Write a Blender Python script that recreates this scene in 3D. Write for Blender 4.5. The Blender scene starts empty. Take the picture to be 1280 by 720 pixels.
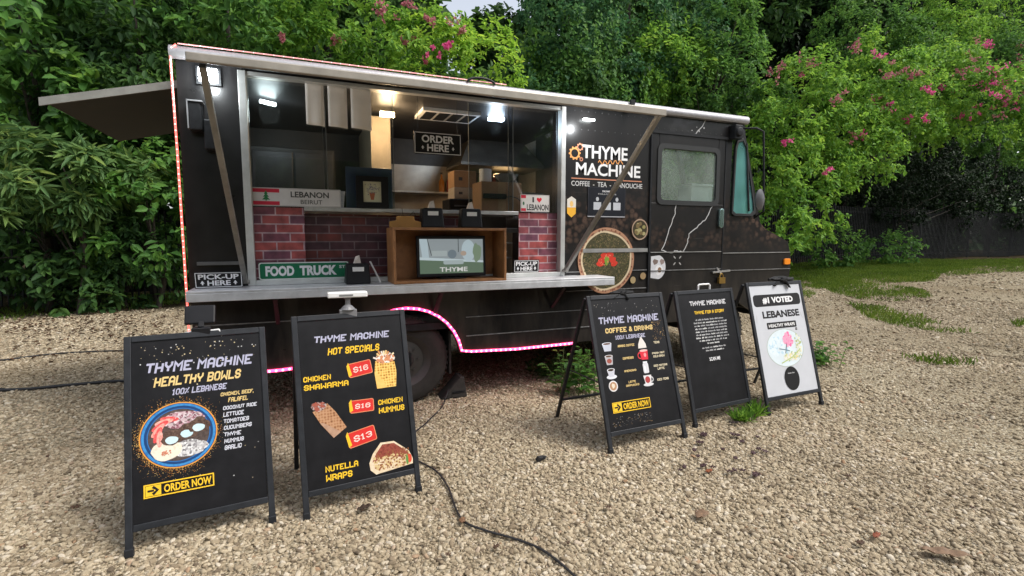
import bpy, bmesh, math, random
import numpy as np
from mathutils import Vector, Matrix

# ------------------------------------------------------------------ camera, world, sun, exposure
SC = bpy.context.scene
COL = SC.collection
FPX = 624.0
PITCH = math.atan(62 / 624.0)
YAW = math.radians(22.5)
CAM = Vector((.823, -4.456, 1.54))
cd = bpy.data.cameras.new("camera")
cam = bpy.data.objects.new("camera", cd)
COL.objects.link(cam)
cd.sensor_width = 36
cd.lens = 36 * FPX / 1280
cd.clip_start = .05
cd.clip_end = 2000
cam.location = CAM
cam.rotation_euler = (math.pi / 2 - PITCH, 0, -YAW)
SC.camera = cam

SUN_EL, SUN_AZ = math.radians(54), math.radians(130)   # azimuth measured clockwise from +Y
w = bpy.data.worlds.new("World")
SC.world = w
w.use_nodes = True
nt = w.node_tree
bg = nt.nodes["Background"]
sky = nt.nodes.new("ShaderNodeTexSky")
sky.sky_type = 'NISHITA'
sky.sun_disc = False
sky.sun_elevation = SUN_EL
sky.sun_rotation = SUN_AZ
sky.air_density = 1.0
sky.dust_density = 3.0
hs = nt.nodes.new("ShaderNodeHueSaturation")
hs.inputs['Saturation'].default_value = .38
hs.inputs['Value'].default_value = 1.0
nt.links.new(sky.outputs[0], hs.inputs['Color'])
nt.links.new(hs.outputs[0], bg.inputs[0])
bg.inputs[1].default_value = .15
sd = bpy.data.lights.new("sun", 'SUN')
sun = bpy.data.objects.new("sun", sd)
COL.objects.link(sun)
sd.energy = 1.45
sd.angle = math.radians(22)
sd.color = (1, .95, .87)
sdir = Vector((math.sin(SUN_AZ) * math.cos(SUN_EL), math.cos(SUN_AZ) * math.cos(SUN_EL), math.sin(SUN_EL)))
sun.rotation_euler = sdir.to_track_quat('Z', 'Y').to_euler()
SC.view_settings.view_transform = 'Standard'
SC.view_settings.look = 'None'
SC.view_settings.gamma = 1
SC.view_settings.use_curve_mapping = False
SC.view_settings.exposure = .80
SC.render.engine = 'CYCLES'
SC.cycles.use_denoising = True
SC.cycles.max_bounces = 8
SC.cycles.diffuse_bounces = 3
SC.cycles.glossy_bounces = 3
SC.cycles.transmission_bounces = 4
SC.cycles.transparent_max_bounces = 12
SC.cycles.sample_clamp_indirect = 6

# measuring helpers: where a sight line from the photographer's spot meets a plane of the place
_fw = Vector((math.sin(YAW) * math.cos(PITCH), math.cos(YAW) * math.cos(PITCH), -math.sin(PITCH)))
_rt = Vector((math.cos(YAW), -math.sin(YAW), 0))
_up = _rt.cross(_fw)
def ray(x, y): return _fw + _rt * ((x - 640) / FPX) - _up * ((y - 360) / FPX)
def S(x, y, Y=0.0):
    r = ray(x, y); return CAM + r * ((Y - CAM.y) / r.y)
def sx(x, y, Y=0.0): return S(x, y, Y).x
def ss(a, b, t):
    t = min(1, max(0, (t - a) / (b - a))); return t * t * (3 - 2 * t)
def ground_h(x, y): return .45 * ss(9, 24, x) + .03 * math.sin(x * .9 + 1) * math.sin(y * .7) * ss(5, 9, abs(x - 3) + abs(y))
def G(x, y):
    r = ray(x, y); z = 0
    for _ in range(12):
        p = CAM + r * ((z - CAM.z) / r.z); z = ground_h(p.x, p.y)
    return Vector((p.x, p.y, z))

# ------------------------------------------------------------------ materials
def new_mat(name):
    m = bpy.data.materials.new(name); m.use_nodes = True
    return m, m.node_tree, m.node_tree.nodes['Principled BSDF']
def N(nt, t, **kw):
    n = nt.nodes.new(t)
    for k, v in kw.items():
        if k in n.inputs.keys(): n.inputs[k].default_value = v
        else: setattr(n, k, v)
    return n
def ramp(nt, src, stops):
    r = nt.nodes.new("ShaderNodeValToRGB")
    e = r.color_ramp.elements
    while len(e) < len(stops): e.new(.5)
    for i, (p, c) in enumerate(stops):
        e[i].position = p; e[i].color = (*c, 1) if len(c) == 3 else c
    nt.links.new(src, r.inputs[0]); return r.outputs[0]
MATS = {}
def mat(name, c, rough=.5, metal=0, var=.18, scale=6, bump=0, bscale=60, coat=0, spec=None):
    if name in MATS: return MATS[name]
    m, nt, b = new_mat(name)
    tc = N(nt, "ShaderNodeTexCoord")
    no = N(nt, "ShaderNodeTexNoise", Scale=scale, Detail=6.0, Roughness=.65)
    nt.links.new(tc.outputs['Object'], no.inputs['Vector'])
    lo = tuple(v * (1 - var) for v in c); hi = tuple(min(1, v * (1 + var) + var * .003) for v in c)
    nt.links.new(ramp(nt, no.outputs[0], [(.3, lo), (.7, hi)]), b.inputs['Base Color'])
    rr = N(nt, "ShaderNodeMapRange"); rr.inputs[3].default_value = max(.03, rough - .1); rr.inputs[4].default_value = min(1, rough + .12)
    nt.links.new(no.outputs[0], rr.inputs[0]); nt.links.new(rr.outputs[0], b.inputs['Roughness'])
    b.inputs['Metallic'].default_value = metal
    b.inputs['Coat Weight'].default_value = coat
    if spec is not None: b.inputs['Specular IOR Level'].default_value = spec
    if bump:
        n2 = N(nt, "ShaderNodeTexNoise", Scale=bscale, Detail=4.0)
        nt.links.new(tc.outputs['Object'], n2.inputs['Vector'])
        bp = N(nt, "ShaderNodeBump", Strength=bump, Distance=.01)
        nt.links.new(n2.outputs[0], bp.inputs['Height']); nt.links.new(bp.outputs[0], b.inputs['Normal'])
    MATS[name] = m; return m
def emit(name, c, s, base=(.8, .8, .8)):
    if name in MATS: return MATS[name]
    m, nt, b = new_mat(name)
    b.inputs['Base Color'].default_value = (*base, 1)
    b.inputs['Emission Color'].default_value = (*c, 1); b.inputs['Emission Strength'].default_value = s
    MATS[name] = m; return m
def ink(c, rough=.5):
    return mat("ink_%02x%02x%02x" % tuple(int(min(.999, v) * 255) for v in c), c, rough, var=.06, scale=14, spec=.22)

BLACK = mat("black_wrap", (.012, .0115, .012), .30, var=.5, scale=2.5, bump=.16, bscale=1.7, coat=.15, spec=.35)
BLACKM = mat("black_metal", (.013, .014, .016), .5, var=.4, scale=20, spec=.25)
ALU = mat("aluminium", (.55, .55, .56), .38, .85, var=.15, scale=12, bump=.05, bscale=90)
ALUD = mat("dull_aluminium", (.27, .26, .24), .5, .5, var=.25, scale=9, bump=.06, bscale=70)
TAN = mat("weathered_aluminium_edge", (.30, .275, .235), .5, .35, var=.2, scale=7)
WHITEP = mat("white_paint", (.78, .78, .78), .4, var=.06)
STEEL = mat("brushed_steel", (.36, .32, .28), .35, .7, var=.2, scale=5)
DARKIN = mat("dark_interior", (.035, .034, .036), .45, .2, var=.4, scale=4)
RUBBER = mat("tyre_rubber", (.030, .027, .024), .8, var=.35, scale=14, bump=.2, bscale=60)
WOOD = mat("crate_wood", (.30, .135, .05), .55, var=.35, scale=9, bump=.1, bscale=30)
CARD = mat("cardboard", (.36, .20, .10), .75, var=.15, scale=6)
PLASTIC = mat("black_plastic", (.010, .010, .012), .42, var=.3, spec=.25)
CABLEM = mat("cable_rubber", (.016, .016, .018), .55, var=.3, scale=30)
PAPER = mat("paper", (.62, .55, .50), .8, var=.08)
BARK = mat("bark", (.042, .034, .026), .9, var=.45, scale=12, bump=.6, bscale=25)
FENCEM = mat("dark_fence_paint", (.010, .012, .013), .7, var=.35, scale=8)
AMBER = mat("amber_lens", (.85, .26, .02), .2, var=.1)
TEAL_RUB = mat("window_gasket", (.015, .017, .018), .6)

def glass_mat(name, tint, refl=.22, haze=.12, haze_col=(.35, .42, .40)):
    m, nt, b = new_mat(name)
    out = nt.nodes['Material Output']
    tr = N(nt, "ShaderNodeBsdfTransparent"); tr.inputs[0].default_value = (*tint, 1)
    gl = N(nt, "ShaderNodeBsdfGlossy", Roughness=.04)
    df = N(nt, "ShaderNodeBsdfDiffuse"); df.inputs[0].default_value = (*haze_col, 1)
    lw = N(nt, "ShaderNodeLayerWeight", Blend=.35)
    mr = N(nt, "ShaderNodeMapRange"); mr.inputs[3].default_value = refl; mr.inputs[4].default_value = 1
    pw = N(nt, "ShaderNodeMath", operation='POWER'); pw.inputs[1].default_value = 4.0; lw.inputs['Blend'].default_value = .5; nt.links.new(lw.outputs['Facing'], pw.inputs[0]); nt.links.new(pw.outputs[0], mr.inputs[0])
    m1 = N(nt, "ShaderNodeMixShader"); nt.links.new(mr.outputs[0], m1.inputs[0])
    nt.links.new(tr.outputs[0], m1.inputs[1]); nt.links.new(gl.outputs[0], m1.inputs[2])
    tc = N(nt, "ShaderNodeTexCoord"); no = N(nt, "ShaderNodeTexNoise", Scale=2.6, Detail=1.5)
    nt.links.new(tc.outputs['Object'], no.inputs['Vector'])
    mm = N(nt, "ShaderNodeMath", operation='MULTIPLY'); mm.inputs[1].default_value = haze * 2  # diffuse haze colour mixed in to make the pane look paler
    nt.links.new(no.outputs[0], mm.inputs[0])
    m2 = N(nt, "ShaderNodeMixShader"); nt.links.new(mm.outputs[0], m2.inputs[0])
    nt.links.new(m1.outputs[0], m2.inputs[1]); nt.links.new(df.outputs[0], m2.inputs[2])
    nt.links.new(m2.outputs[0], out.inputs[0])
    MATS[name] = m; return m
GLASS = glass_mat("sliding_glass", (.80, .82, .85), .055, .015)
CLEAR = glass_mat("clear_glass", (.86, .93, .90), .06, .05)
GLASSCAB = glass_mat("cab_glass", (.86, .97, .92), .09, .24, (.55, .66, .58))  # pale green haze painted in for reflected light on the cab window
GLASSTEAL = glass_mat("tinted_quarter_glass", (.45, .80, .77), .12, .48, (.20, .52, .50))

def brick_mat(name, bright):
    m, nt, b = new_mat(name)
    tc = N(nt, "ShaderNodeTexCoord"); mp = N(nt, "ShaderNodeMapping")
    mp.inputs['Rotation'].default_value = (math.pi / 2, 0, 0)
    nt.links.new(tc.outputs['Object'], mp.inputs[0])
    br = N(nt, "ShaderNodeTexBrick", Scale=1.0)
    br.inputs['Brick Width'].default_value = .205; br.inputs['Row Height'].default_value = .072
    br.inputs['Mortar Size'].default_value = .006; br.inputs['Mortar Smooth'].default_value = .3
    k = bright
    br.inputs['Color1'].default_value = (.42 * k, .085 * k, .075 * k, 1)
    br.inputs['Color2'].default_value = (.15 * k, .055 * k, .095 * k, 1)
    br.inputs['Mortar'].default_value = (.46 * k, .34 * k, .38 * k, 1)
    nt.links.new(mp.outputs[0], br.inputs[0])
    no = N(nt, "ShaderNodeTexNoise", Scale=14.0, Detail=6.0); nt.links.new(tc.outputs['Object'], no.inputs['Vector'])
    mx = N(nt, "ShaderNodeMix", data_type='RGBA', blend_type='MULTIPLY'); mx.inputs[0].default_value = .8
    nt.links.new(br.outputs[0], mx.inputs[6])
    nt.links.new(ramp(nt, no.outputs[0], [(.3, (.45, .42, .45)), (.7, (1.3, 1.25, 1.2))]), mx.inputs[7])
    nt.links.new(mx.outputs[2], b.inputs['Base Color']); b.inputs['Roughness'].default_value = .45
    MATS[name] = m; return m
BRICK = brick_mat("brick_print", 1.0)
BRICK_SHADE = brick_mat("shaded_brick_print", .42)  # same print, colours dimmed to paint the shade under the inner shelf

def beans_mat():
    m, nt, b = new_mat("coffee_bean_wrap")
    tc = N(nt, "ShaderNodeTexCoord")
    vo = N(nt, "ShaderNodeTexVoronoi", Scale=17.0); nt.links.new(tc.outputs['Object'], vo.inputs['Vector'])
    bean = ramp(nt, vo.outputs['Distance'], [(.0, (.10, .060, .042)), (.10, (.035, .021, .015)), (.16, (.11, .068, .050)), (.48, (.055, .034, .026)), (.6, (.010, .008, .008))])
    sep = N(nt, "ShaderNodeSeparateXYZ"); nt.links.new(tc.outputs['Object'], sep.inputs[0])
    z = ramp(nt, sep.outputs['Z'], [(0, (0, 0, 0)), (1, (1, 1, 1))])
    mr = N(nt, "ShaderNodeMapRange"); mr.inputs[1].default_value = 1.38; mr.inputs[2].default_value = 1.55
    nt.links.new(sep.outputs['Z'], mr.inputs[0])
    mr2 = N(nt, "ShaderNodeMapRange"); mr2.inputs[1].default_value = 2.12; mr2.inputs[2].default_value = 1.75
    nt.links.new(sep.outputs['Z'], mr2.inputs[0])
    no = N(nt, "ShaderNodeTexNoise", Scale=2.0, Detail=3.0); nt.links.new(tc.outputs['Object'], no.inputs['Vector'])
    a = N(nt, "ShaderNodeMath", operation='MULTIPLY'); nt.links.new(mr.outputs[0], a.inputs[0]); nt.links.new(mr2.outputs[0], a.inputs[1])
    nr = N(nt, "ShaderNodeMapRange"); nr.inputs[1].default_value = .4; nr.inputs[2].default_value = .62; nt.links.new(no.outputs[0], nr.inputs[0])
    a2 = N(nt, "ShaderNodeMath", operation='MULTIPLY'); nt.links.new(a.outputs[0], a2.inputs[0]); nt.links.new(nr.outputs[0], a2.inputs[1])
    mx = N(nt, "ShaderNodeMix", data_type='RGBA'); nt.links.new(a2.outputs[0], mx.inputs[0])
    mx.inputs[6].default_value = (.011, .0105, .011, 1); nt.links.new(bean, mx.inputs[7])
    nt.links.new(mx.outputs[2], b.inputs['Base Color'])
    b.inputs['Roughness'].default_value = .36; b.inputs['Coat Weight'].default_value = .12; b.inputs['Specular IOR Level'].default_value = .35
    n2 = N(nt, "ShaderNodeTexNoise", Scale=4.0); nt.links.new(tc.outputs['Object'], n2.inputs['Vector'])
    bp = N(nt, "ShaderNodeBump", Strength=.04, Distance=.01); nt.links.new(n2.outputs[0], bp.inputs['Height']); nt.links.new(bp.outputs[0], b.inputs['Normal'])
    return m
BEANS = beans_mat()
def add_dust(m):
    # road dust and wiped streaks that stay on the lower body, thicker towards the sill
    nt = m.node_tree; b = nt.nodes['Principled BSDF']; tc = N(nt, "ShaderNodeTexCoord"); mp = N(nt, "ShaderNodeMapping"); mp.inputs['Scale'].default_value = (3.0, 3.0, .9)
    nt.links.new(tc.outputs['Object'], mp.inputs[0]); n1 = N(nt, "ShaderNodeTexNoise", Scale=1.6, Detail=8.0, Roughness=.7); nt.links.new(mp.outputs[0], n1.inputs['Vector'])
    sep = N(nt, "ShaderNodeSeparateXYZ"); nt.links.new(tc.outputs['Object'], sep.inputs[0])
    mr = N(nt, "ShaderNodeMapRange"); mr.inputs[1].default_value = 1.5; mr.inputs[2].default_value = .45; mr.inputs[3].default_value = .10; mr.inputs[4].default_value = .75; nt.links.new(sep.outputs['Z'], mr.inputs[0])
    nr = N(nt, "ShaderNodeMapRange"); nr.inputs[1].default_value = .42; nr.inputs[2].default_value = .78; nt.links.new(n1.outputs[0], nr.inputs[0])
    mu = N(nt, "ShaderNodeMath", operation='MULTIPLY'); nt.links.new(mr.outputs[0], mu.inputs[0]); nt.links.new(nr.outputs[0], mu.inputs[1])
    old = b.inputs['Base Color'].links[0].from_socket; mx = N(nt, "ShaderNodeMix", data_type='RGBA'); nt.links.new(mu.outputs[0], mx.inputs[0]); nt.links.new(old, mx.inputs[6]); mx.inputs[7].default_value = (.085, .070, .056, 1); nt.links.new(mx.outputs[2], b.inputs['Base Color'])
    # scratches
    vo = N(nt, "ShaderNodeTexNoise", Scale=55.0, Detail=2.0); mp2 = N(nt, "ShaderNodeMapping"); mp2.inputs['Scale'].default_value = (.05, 1, 1.3); mp2.inputs['Rotation'].default_value = (0, .25, 0); nt.links.new(tc.outputs['Object'], mp2.inputs[0]); nt.links.new(mp2.outputs[0], vo.inputs['Vector'])
    sr = N(nt, "ShaderNodeMapRange"); sr.inputs[1].default_value = .72; sr.inputs[2].default_value = .76; sr.inputs[4].default_value = .35; nt.links.new(vo.outputs[0], sr.inputs[0])
    m2 = N(nt, "ShaderNodeMix", data_type='RGBA'); nt.links.new(sr.outputs[0], m2.inputs[0]); nt.links.new(mx.outputs[2], m2.inputs[6]); m2.inputs[7].default_value = (.10, .095, .09, 1); nt.links.new(m2.outputs[2], b.inputs['Base Color'])
add_dust(BLACK); add_dust(BEANS)
def food_mat(name, cols, scale=40, kind='noise', rough=.5):
    if name in MATS: return MATS[name]
    m, nt, b = new_mat(name); tc = N(nt, "ShaderNodeTexCoord")
    if kind == 'cell':
        t = N(nt, "ShaderNodeTexVoronoi", Scale=scale); sep = N(nt, "ShaderNodeSeparateColor"); nt.links.new(tc.outputs['Object'], t.inputs['Vector']); nt.links.new(t.outputs['Color'], sep.inputs[0]); src = sep.outputs[0]
    elif kind == 'waffle':
        t = N(nt, "ShaderNodeTexVoronoi", Scale=scale, Randomness=.25); nt.links.new(tc.outputs['Object'], t.inputs['Vector']); src = t.outputs['Distance']
    else:
        t = N(nt, "ShaderNodeTexNoise", Scale=scale, Detail=5.0, Roughness=.7); nt.links.new(tc.outputs['Object'], t.inputs['Vector']); src = t.outputs[0]
    n = len(cols); lo, hi = (.3, .7) if kind == 'noise' else ((0, 1) if kind == 'cell' else (.05, .62))
    nt.links.new(ramp(nt, src, [(lo + (hi - lo) * i / (n - 1), c) for i, c in enumerate(cols)]), b.inputs['Base Color']); b.inputs['Roughness'].default_value = rough; b.inputs['Specular IOR Level'].default_value = .2
    MATS[name] = m; return m

# ------------------------------------------------------------------ mesh helpers
def tag(o, label=None, cat=None, group=None, kind=None):
    if label: o['label'] = label
    if cat: o['category'] = cat
    if group: o['group'] = group
    if kind: o['kind'] = kind
    return o
def empty(name, loc, label, cat, group=None, rz=0):
    o = bpy.data.objects.new(name, None); COL.objects.link(o)
    o.location = loc; o.rotation_euler = (0, 0, rz); o.empty_display_size = .1
    return tag(o, label, cat, group)
class MB:
    def __init__(s): s.v = []; s.f = []; s.m = []
    def add(s, vs, fs, mi=0):
        b = len(s.v); s.v += [tuple(v) for v in vs]
        for f in fs: s.f.append(tuple(b + i for i in f)); s.m.append(mi)
        return s
    def box(s, a, b, mi=0, M=None):
        x0, y0, z0 = a; x1, y1, z1 = b
        vs = [Vector(p) for p in ((x0, y0, z0), (x1, y0, z0), (x1, y1, z0), (x0, y1, z0), (x0, y0, z1), (x1, y0, z1), (x1, y1, z1), (x0, y1, z1))]
        if M: vs = [M @ v for v in vs]
        return s.add(vs, [(0, 3, 2, 1), (4, 5, 6, 7), (0, 1, 5, 4), (1, 2, 6, 5), (2, 3, 7, 6), (3, 0, 4, 7)], mi)
    def bar(s, p, q, w, h=None, mi=0, up=(0, 0, 1)):
        p, q = Vector(p), Vector(q); h = h or w
        d = (q - p).normalized(); a = d.cross(Vector(up))
        if a.length < 1e-4: a = d.cross(Vector((0, 1, 0)))
        a.normalize(); b = a.cross(d)
        vs = []
        for c in (p, q):
            for i, j in ((-1, -1), (1, -1), (1, 1), (-1, 1)): vs.append(c + a * (i * w / 2) + b * (j * h / 2))
        return s.add(vs, [(0, 3, 2, 1), (4, 5, 6, 7), (0, 1, 5, 4), (1, 2, 6, 5), (2, 3, 7, 6), (3, 0, 4, 7)], mi)
    def tube(s, pts, r, n=8, mi=0, cap=True):
        pts = [Vector(p) for p in pts]; R = r if hasattr(r, '__len__') else [r] * len(pts)
        base = len(s.v); prev = None
        for i, p in enumerate(pts):
            d = (pts[min(i + 1, len(pts) - 1)] - pts[max(i - 1, 0)]).normalized()
            if prev is None: a = d.orthogonal().normalized()
            else:
                a = prev - d * prev.dot(d)
                a = a.normalized() if a.length > 1e-6 else d.orthogonal().normalized()
            prev = a; b = d.cross(a)
            for k in range(n):
                t = 2 * math.pi * k / n; s.v.append(tuple(p + (a * math.cos(t) + b * math.sin(t)) * R[i]))
        for i in range(len(pts) - 1):
            for k in range(n):
                k2 = (k + 1) % n
                s.f.append((base + i * n + k, base + i * n + k2, base + (i + 1) * n + k2, base + (i + 1) * n + k)); s.m.append(mi)
        if cap:
            s.f.append(tuple(base + k for k in reversed(range(n)))); s.m.append(mi)
            e = base + (len(pts) - 1) * n
            s.f.append(tuple(e + k for k in range(n))); s.m.append(mi)
        return s
    def prism(s, poly, y0, y1, mi=0):           # polygon in XZ, pushed along Y
        n = len(poly)
        vs = [(x, y0, z) for x, z in poly] + [(x, y1, z) for x, z in poly]
        fs = [tuple(range(n)), tuple(reversed(range(n, 2 * n)))]
        fs += [(i, i + n, (i + 1) % n + n, (i + 1) % n) for i in range(n)]
        return s.add(vs, fs, mi)
    def lathe(s, prof, c, axis='Y', n=32, mi=0):   # prof: (radius, offset along the axis)
        base = len(s.v); c = Vector(c)
        for r, o in prof:
            for k in range(n):
                t = 2 * math.pi * k / n
                a, b = r * math.cos(t), r * math.sin(t)
                p = {'Y': (a, o, b), 'Z': (a, b, o), 'X': (o, a, b)}[axis]
                s.v.append(tuple(c + Vector(p)))
        for i in range(len(prof) - 1):
            for k in range(n):
                k2 = (k + 1) % n
                s.f.append((base + i * n + k, base + i * n + k2, base + (i + 1) * n + k2, base + (i + 1) * n + k)); s.m.append(mi)
        return s
    def blob(s, c, r, mi=0, seed=0, amp=.15, sub=2):
        bm = bmesh.new(); bmesh.ops.create_icosphere(bm, subdivisions=sub, radius=1)
        rnd = random.Random(seed)
        ph = [rnd.uniform(0, 6) for _ in range(6)]
        vs = []
        for v in bm.verts:
            p = v.co; k = 1 + amp * (math.sin(3 * p.x + ph[0]) * math.sin(3 * p.y + ph[1]) + .6 * math.sin(5 * p.z + ph[2]) * math.sin(4 * p.x + ph[3]))
            vs.append((c[0] + p.x * r[0] * k, c[1] + p.y * r[1] * k, c[2] + p.z * r[2] * k))
        fs = [tuple(v.index for v in f.verts) for f in bm.faces]; bm.free()
        return s.add(vs, fs, mi)
    def build(s, name, mats, parent=None, smooth=False, bevel=0, fix=True):
        me = bpy.data.meshes.new(name); me.from_pydata(s.v, [], s.f)
        for m in (mats if isinstance(mats, (list, tuple)) else [mats]): me.materials.append(m)
        me.polygons.foreach_set('material_index', s.m)
        if fix:
            bm = bmesh.new(); bm.from_mesh(me); bmesh.ops.recalc_face_normals(bm, faces=bm.faces); bm.to_mesh(me); bm.free()
        if smooth:
            me.polygons.foreach_set('use_smooth', [True] * len(me.polygons))
            if smooth != 'all': me.set_sharp_from_angle(angle=math.radians(40))
        me.update()
        o = bpy.data.objects.new(name, me); COL.objects.link(o)
        if parent: o.parent = parent
        if bevel:
            b = o.modifiers.new('bevel', 'BEVEL'); b.width = bevel; b.segments = 2; b.limit_method = 'ANGLE'; b.angle_limit = math.radians(50)
        return o
def copy_tree(o, parent=None):
    c = o.copy(); COL.objects.link(c); c.parent = parent
    for ch in o.children: copy_tree(ch, c)
    return c

# ------------------------------------------------------------------ lettering
_FC = {}
def font_shape(txt, bold=0.0):
    key = (txt, bold)
    if key in _FC: return _FC[key]
    cu = bpy.data.curves.new("lettering", 'FONT'); cu.body = txt; cu.size = 1; cu.offset = bold; cu.resolution_u = 3
    o = bpy.data.objects.new("lettering", cu); COL.objects.link(o)
    dg = bpy.context.evaluated_depsgraph_get(); ev = o.evaluated_get(dg); me = ev.to_mesh()
    vs = [(v.co.x, v.co.y) for v in me.vertices]; fs = [tuple(p.vertices) for p in me.polygons]
    ev.to_mesh_clear(); bpy.data.objects.remove(o); bpy.data.curves.remove(cu)
    _FC[key] = (vs, fs); return vs, fs
OCT = {
 'A': [[(0, 0), (0, 4.8), (1.2, 6), (2.8, 6), (4, 4.8), (4, 0)], [(.5, 2.5), (3.5, 2.5)]],
 'B': [[(3.2, 3), (4, 3.8), (4, 5.2), (3.1, 6), (0, 6), (0, 0), (3.1, 0), (4, .8), (4, 2.2), (3.2, 3)], [(.5, 3), (3, 3)]],
 'C': [[(4, 4.2), (4, 5), (3, 6), (1, 6), (0, 5), (0, 1), (1, 0), (3, 0), (4, 1), (4, 1.8)]],
 'D': [[(2, 0), (0, 0), (0, 6), (3, 6), (4, 5), (4, 1), (3, 0), (1.6, 0)]],
 'E': [[(4, 6), (0, 6), (0, 0), (4, 0)], [(.5, 3), (3, 3)]], 'F': [[(4, 6), (0, 6), (0, 0)], [(.5, 3), (3, 3)]],
 'G': [[(4, 4.4), (4, 5), (3, 6), (1, 6), (0, 5), (0, 1), (1, 0), (3, 0), (4, 1), (4, 2.8), (2.2, 2.8)]],
 'H': [[(0, 0), (0, 6)], [(4, 0), (4, 6)], [(.5, 3), (3.5, 3)]], 'I': [[(.6, 0), (.6, 6)]],
 'J': [[(4, 6), (4, 1), (3, 0), (1, 0), (0, 1), (0, 2)]],
 'K': [[(0, 0), (0, 6)], [(4, 6), (4, 4.6), (2.4, 3), (.5, 3)], [(4, 0), (4, 1.4), (2.7, 2.6)]], 'L': [[(0, 6), (0, 0), (4, 0)]],
 'M': [[(0, 0), (0, 6), (2.4, 3.2), (4.8, 6), (4.8, 0)]], 'N': [[(0, 0), (0, 6), (4, 0), (4, 6)]],
 'O': [[(2, 0), (1, 0), (0, 1), (0, 5), (1, 6), (3, 6), (4, 5), (4, 1), (3, 0), (1.6, 0)]],
 'P': [[(0, 0), (0, 6), (3, 6), (4, 5), (4, 3.6), (3, 2.6), (.5, 2.6)]],
 'Q': [[(2, 0), (1, 0), (0, 1), (0, 5), (1, 6), (3, 6), (4, 5), (4, 1), (3, 0), (1.6, 0)], [(2.4, 1.8), (4.2, -.3)]],
 'R': [[(0, 0), (0, 6), (3, 6), (4, 5), (4, 3.8), (3, 2.8), (.5, 2.8)], [(2.6, 2.4), (4, 1.2), (4, 0)]],
 'S': [[(4, 4.6), (4, 5), (3, 6), (1, 6), (0, 5), (0, 4), (1, 3), (3, 3), (4, 2), (4, 1), (3, 0), (1, 0), (0, 1), (0, 1.4)]],
 'T': [[(0, 6), (4, 6)], [(2, 0), (2, 5.5)]], 'U': [[(0, 6), (0, 1), (1, 0), (3, 0), (4, 1), (4, 6)]],
 'V': [[(0, 6), (0, 2.4), (2, 0), (4, 2.4), (4, 6)]], 'W': [[(0, 6), (0, 0), (2.4, 2.8), (4.8, 0), (4.8, 6)]],
 'Y': [[(0, 6), (0, 4.4), (1.3, 3), (2.7, 3), (4, 4.4), (4, 6)], [(2, 0), (2, 2.5)]],
 '0': [[(2, 0), (1, 0), (0, 1), (0, 5), (1, 6), (3, 6), (4, 5), (4, 1), (3, 0), (1.6, 0)]], '1': [[(0, 4.8), (1.2, 6), (1.2, 0)], [(0, 0), (2.4, 0)]],
 '3': [[(0, 5), (1, 6), (3, 6), (4, 5), (4, 3.8), (3.2, 3), (4, 2.2), (4, 1), (3, 0), (1, 0), (0, 1)], [(1.4, 3), (2.8, 3)]],
 '6': [[(4, 5), (3, 6), (1, 6), (0, 5), (0, 1), (1, 0), (3, 0), (4, 1), (4, 2.4), (3, 3.4), (.5, 3.4)]],
 '%': [[(0, 0), (4, 6)], [(.4, 5.6), (.4, 4.2)], [(3.6, 1.8), (3.6, .4)]],
 '$': [[(4, 4.6), (4, 5), (3, 6), (1, 6), (0, 5), (0, 4), (1, 3), (3, 3), (4, 2), (4, 1), (3, 0), (1, 0), (0, 1), (0, 1.4)], [(2, 6.4), (2, 7.2)], [(2, -1.2), (2, -.4)]],
 '&': [[(4, 0), (1, 4.4), (1, 5.4), (1.6, 6), (2.4, 6), (3, 5.4), (3, 4.4), (0, 2), (0, .8), (.8, 0), (2, 0), (4, 2.4)]],
 '#': [[(1.2, 0), (1.6, 6)], [(3, 0), (3.4, 6)], [(0, 2), (4.4, 2)], [(.2, 4), (4.6, 4)]],
 ',': [[(0, .3), (0, -1)]], '.': [[(0, 0), (0, .3)]], '-': [[(0, 3), (2.4, 3)]],
}
def oct_shape(txt, t=1.15):
    """Chamfered block capitals made of mitred strokes: list of (verts, faces, level)."""
    res = []; x = 0; h = t / 2
    for ch in txt:
        if ch == ' ': x += 3.4; continue
        g = OCT.get(ch)
        if not g: continue
        for lv, pl in enumerate(g):
            P = [Vector(p) for p in pl]; vs = []; n = len(P)
            for i in range(n):
                d0 = (P[i] - P[i - 1]).normalized() if i else (P[1] - P[0]).normalized()
                d1 = (P[i + 1] - P[i]).normalized() if i < n - 1 else d0
                n0 = Vector((-d0.y, d0.x)); n1 = Vector((-d1.y, d1.x)); m = (n0 + n1)
                m = m.normalized() if m.length > 1e-4 else n0
                k = min(1.9, 1 / max(.3, m.dot(n0)))
                e = Vector((0, 0))
                if i == 0 and lv == 0: e = -d1 * h * (.98 if n > 2 or True else 0)
                if i == n - 1 and lv == 0: e = d0 * h * .98
                c = P[i] + e
                vs += [(c + m * h * k), (c - m * h * k)]
            fs = [(2 * i, 2 * i + 1, 2 * i + 3, 2 * i + 2) for i in range(n - 1)]
            res.append(([(v.x + x, v.y) for v in vs], fs, lv))
        x += max(p[0] for pl in g for p in pl) + 2.1
    return res

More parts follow.
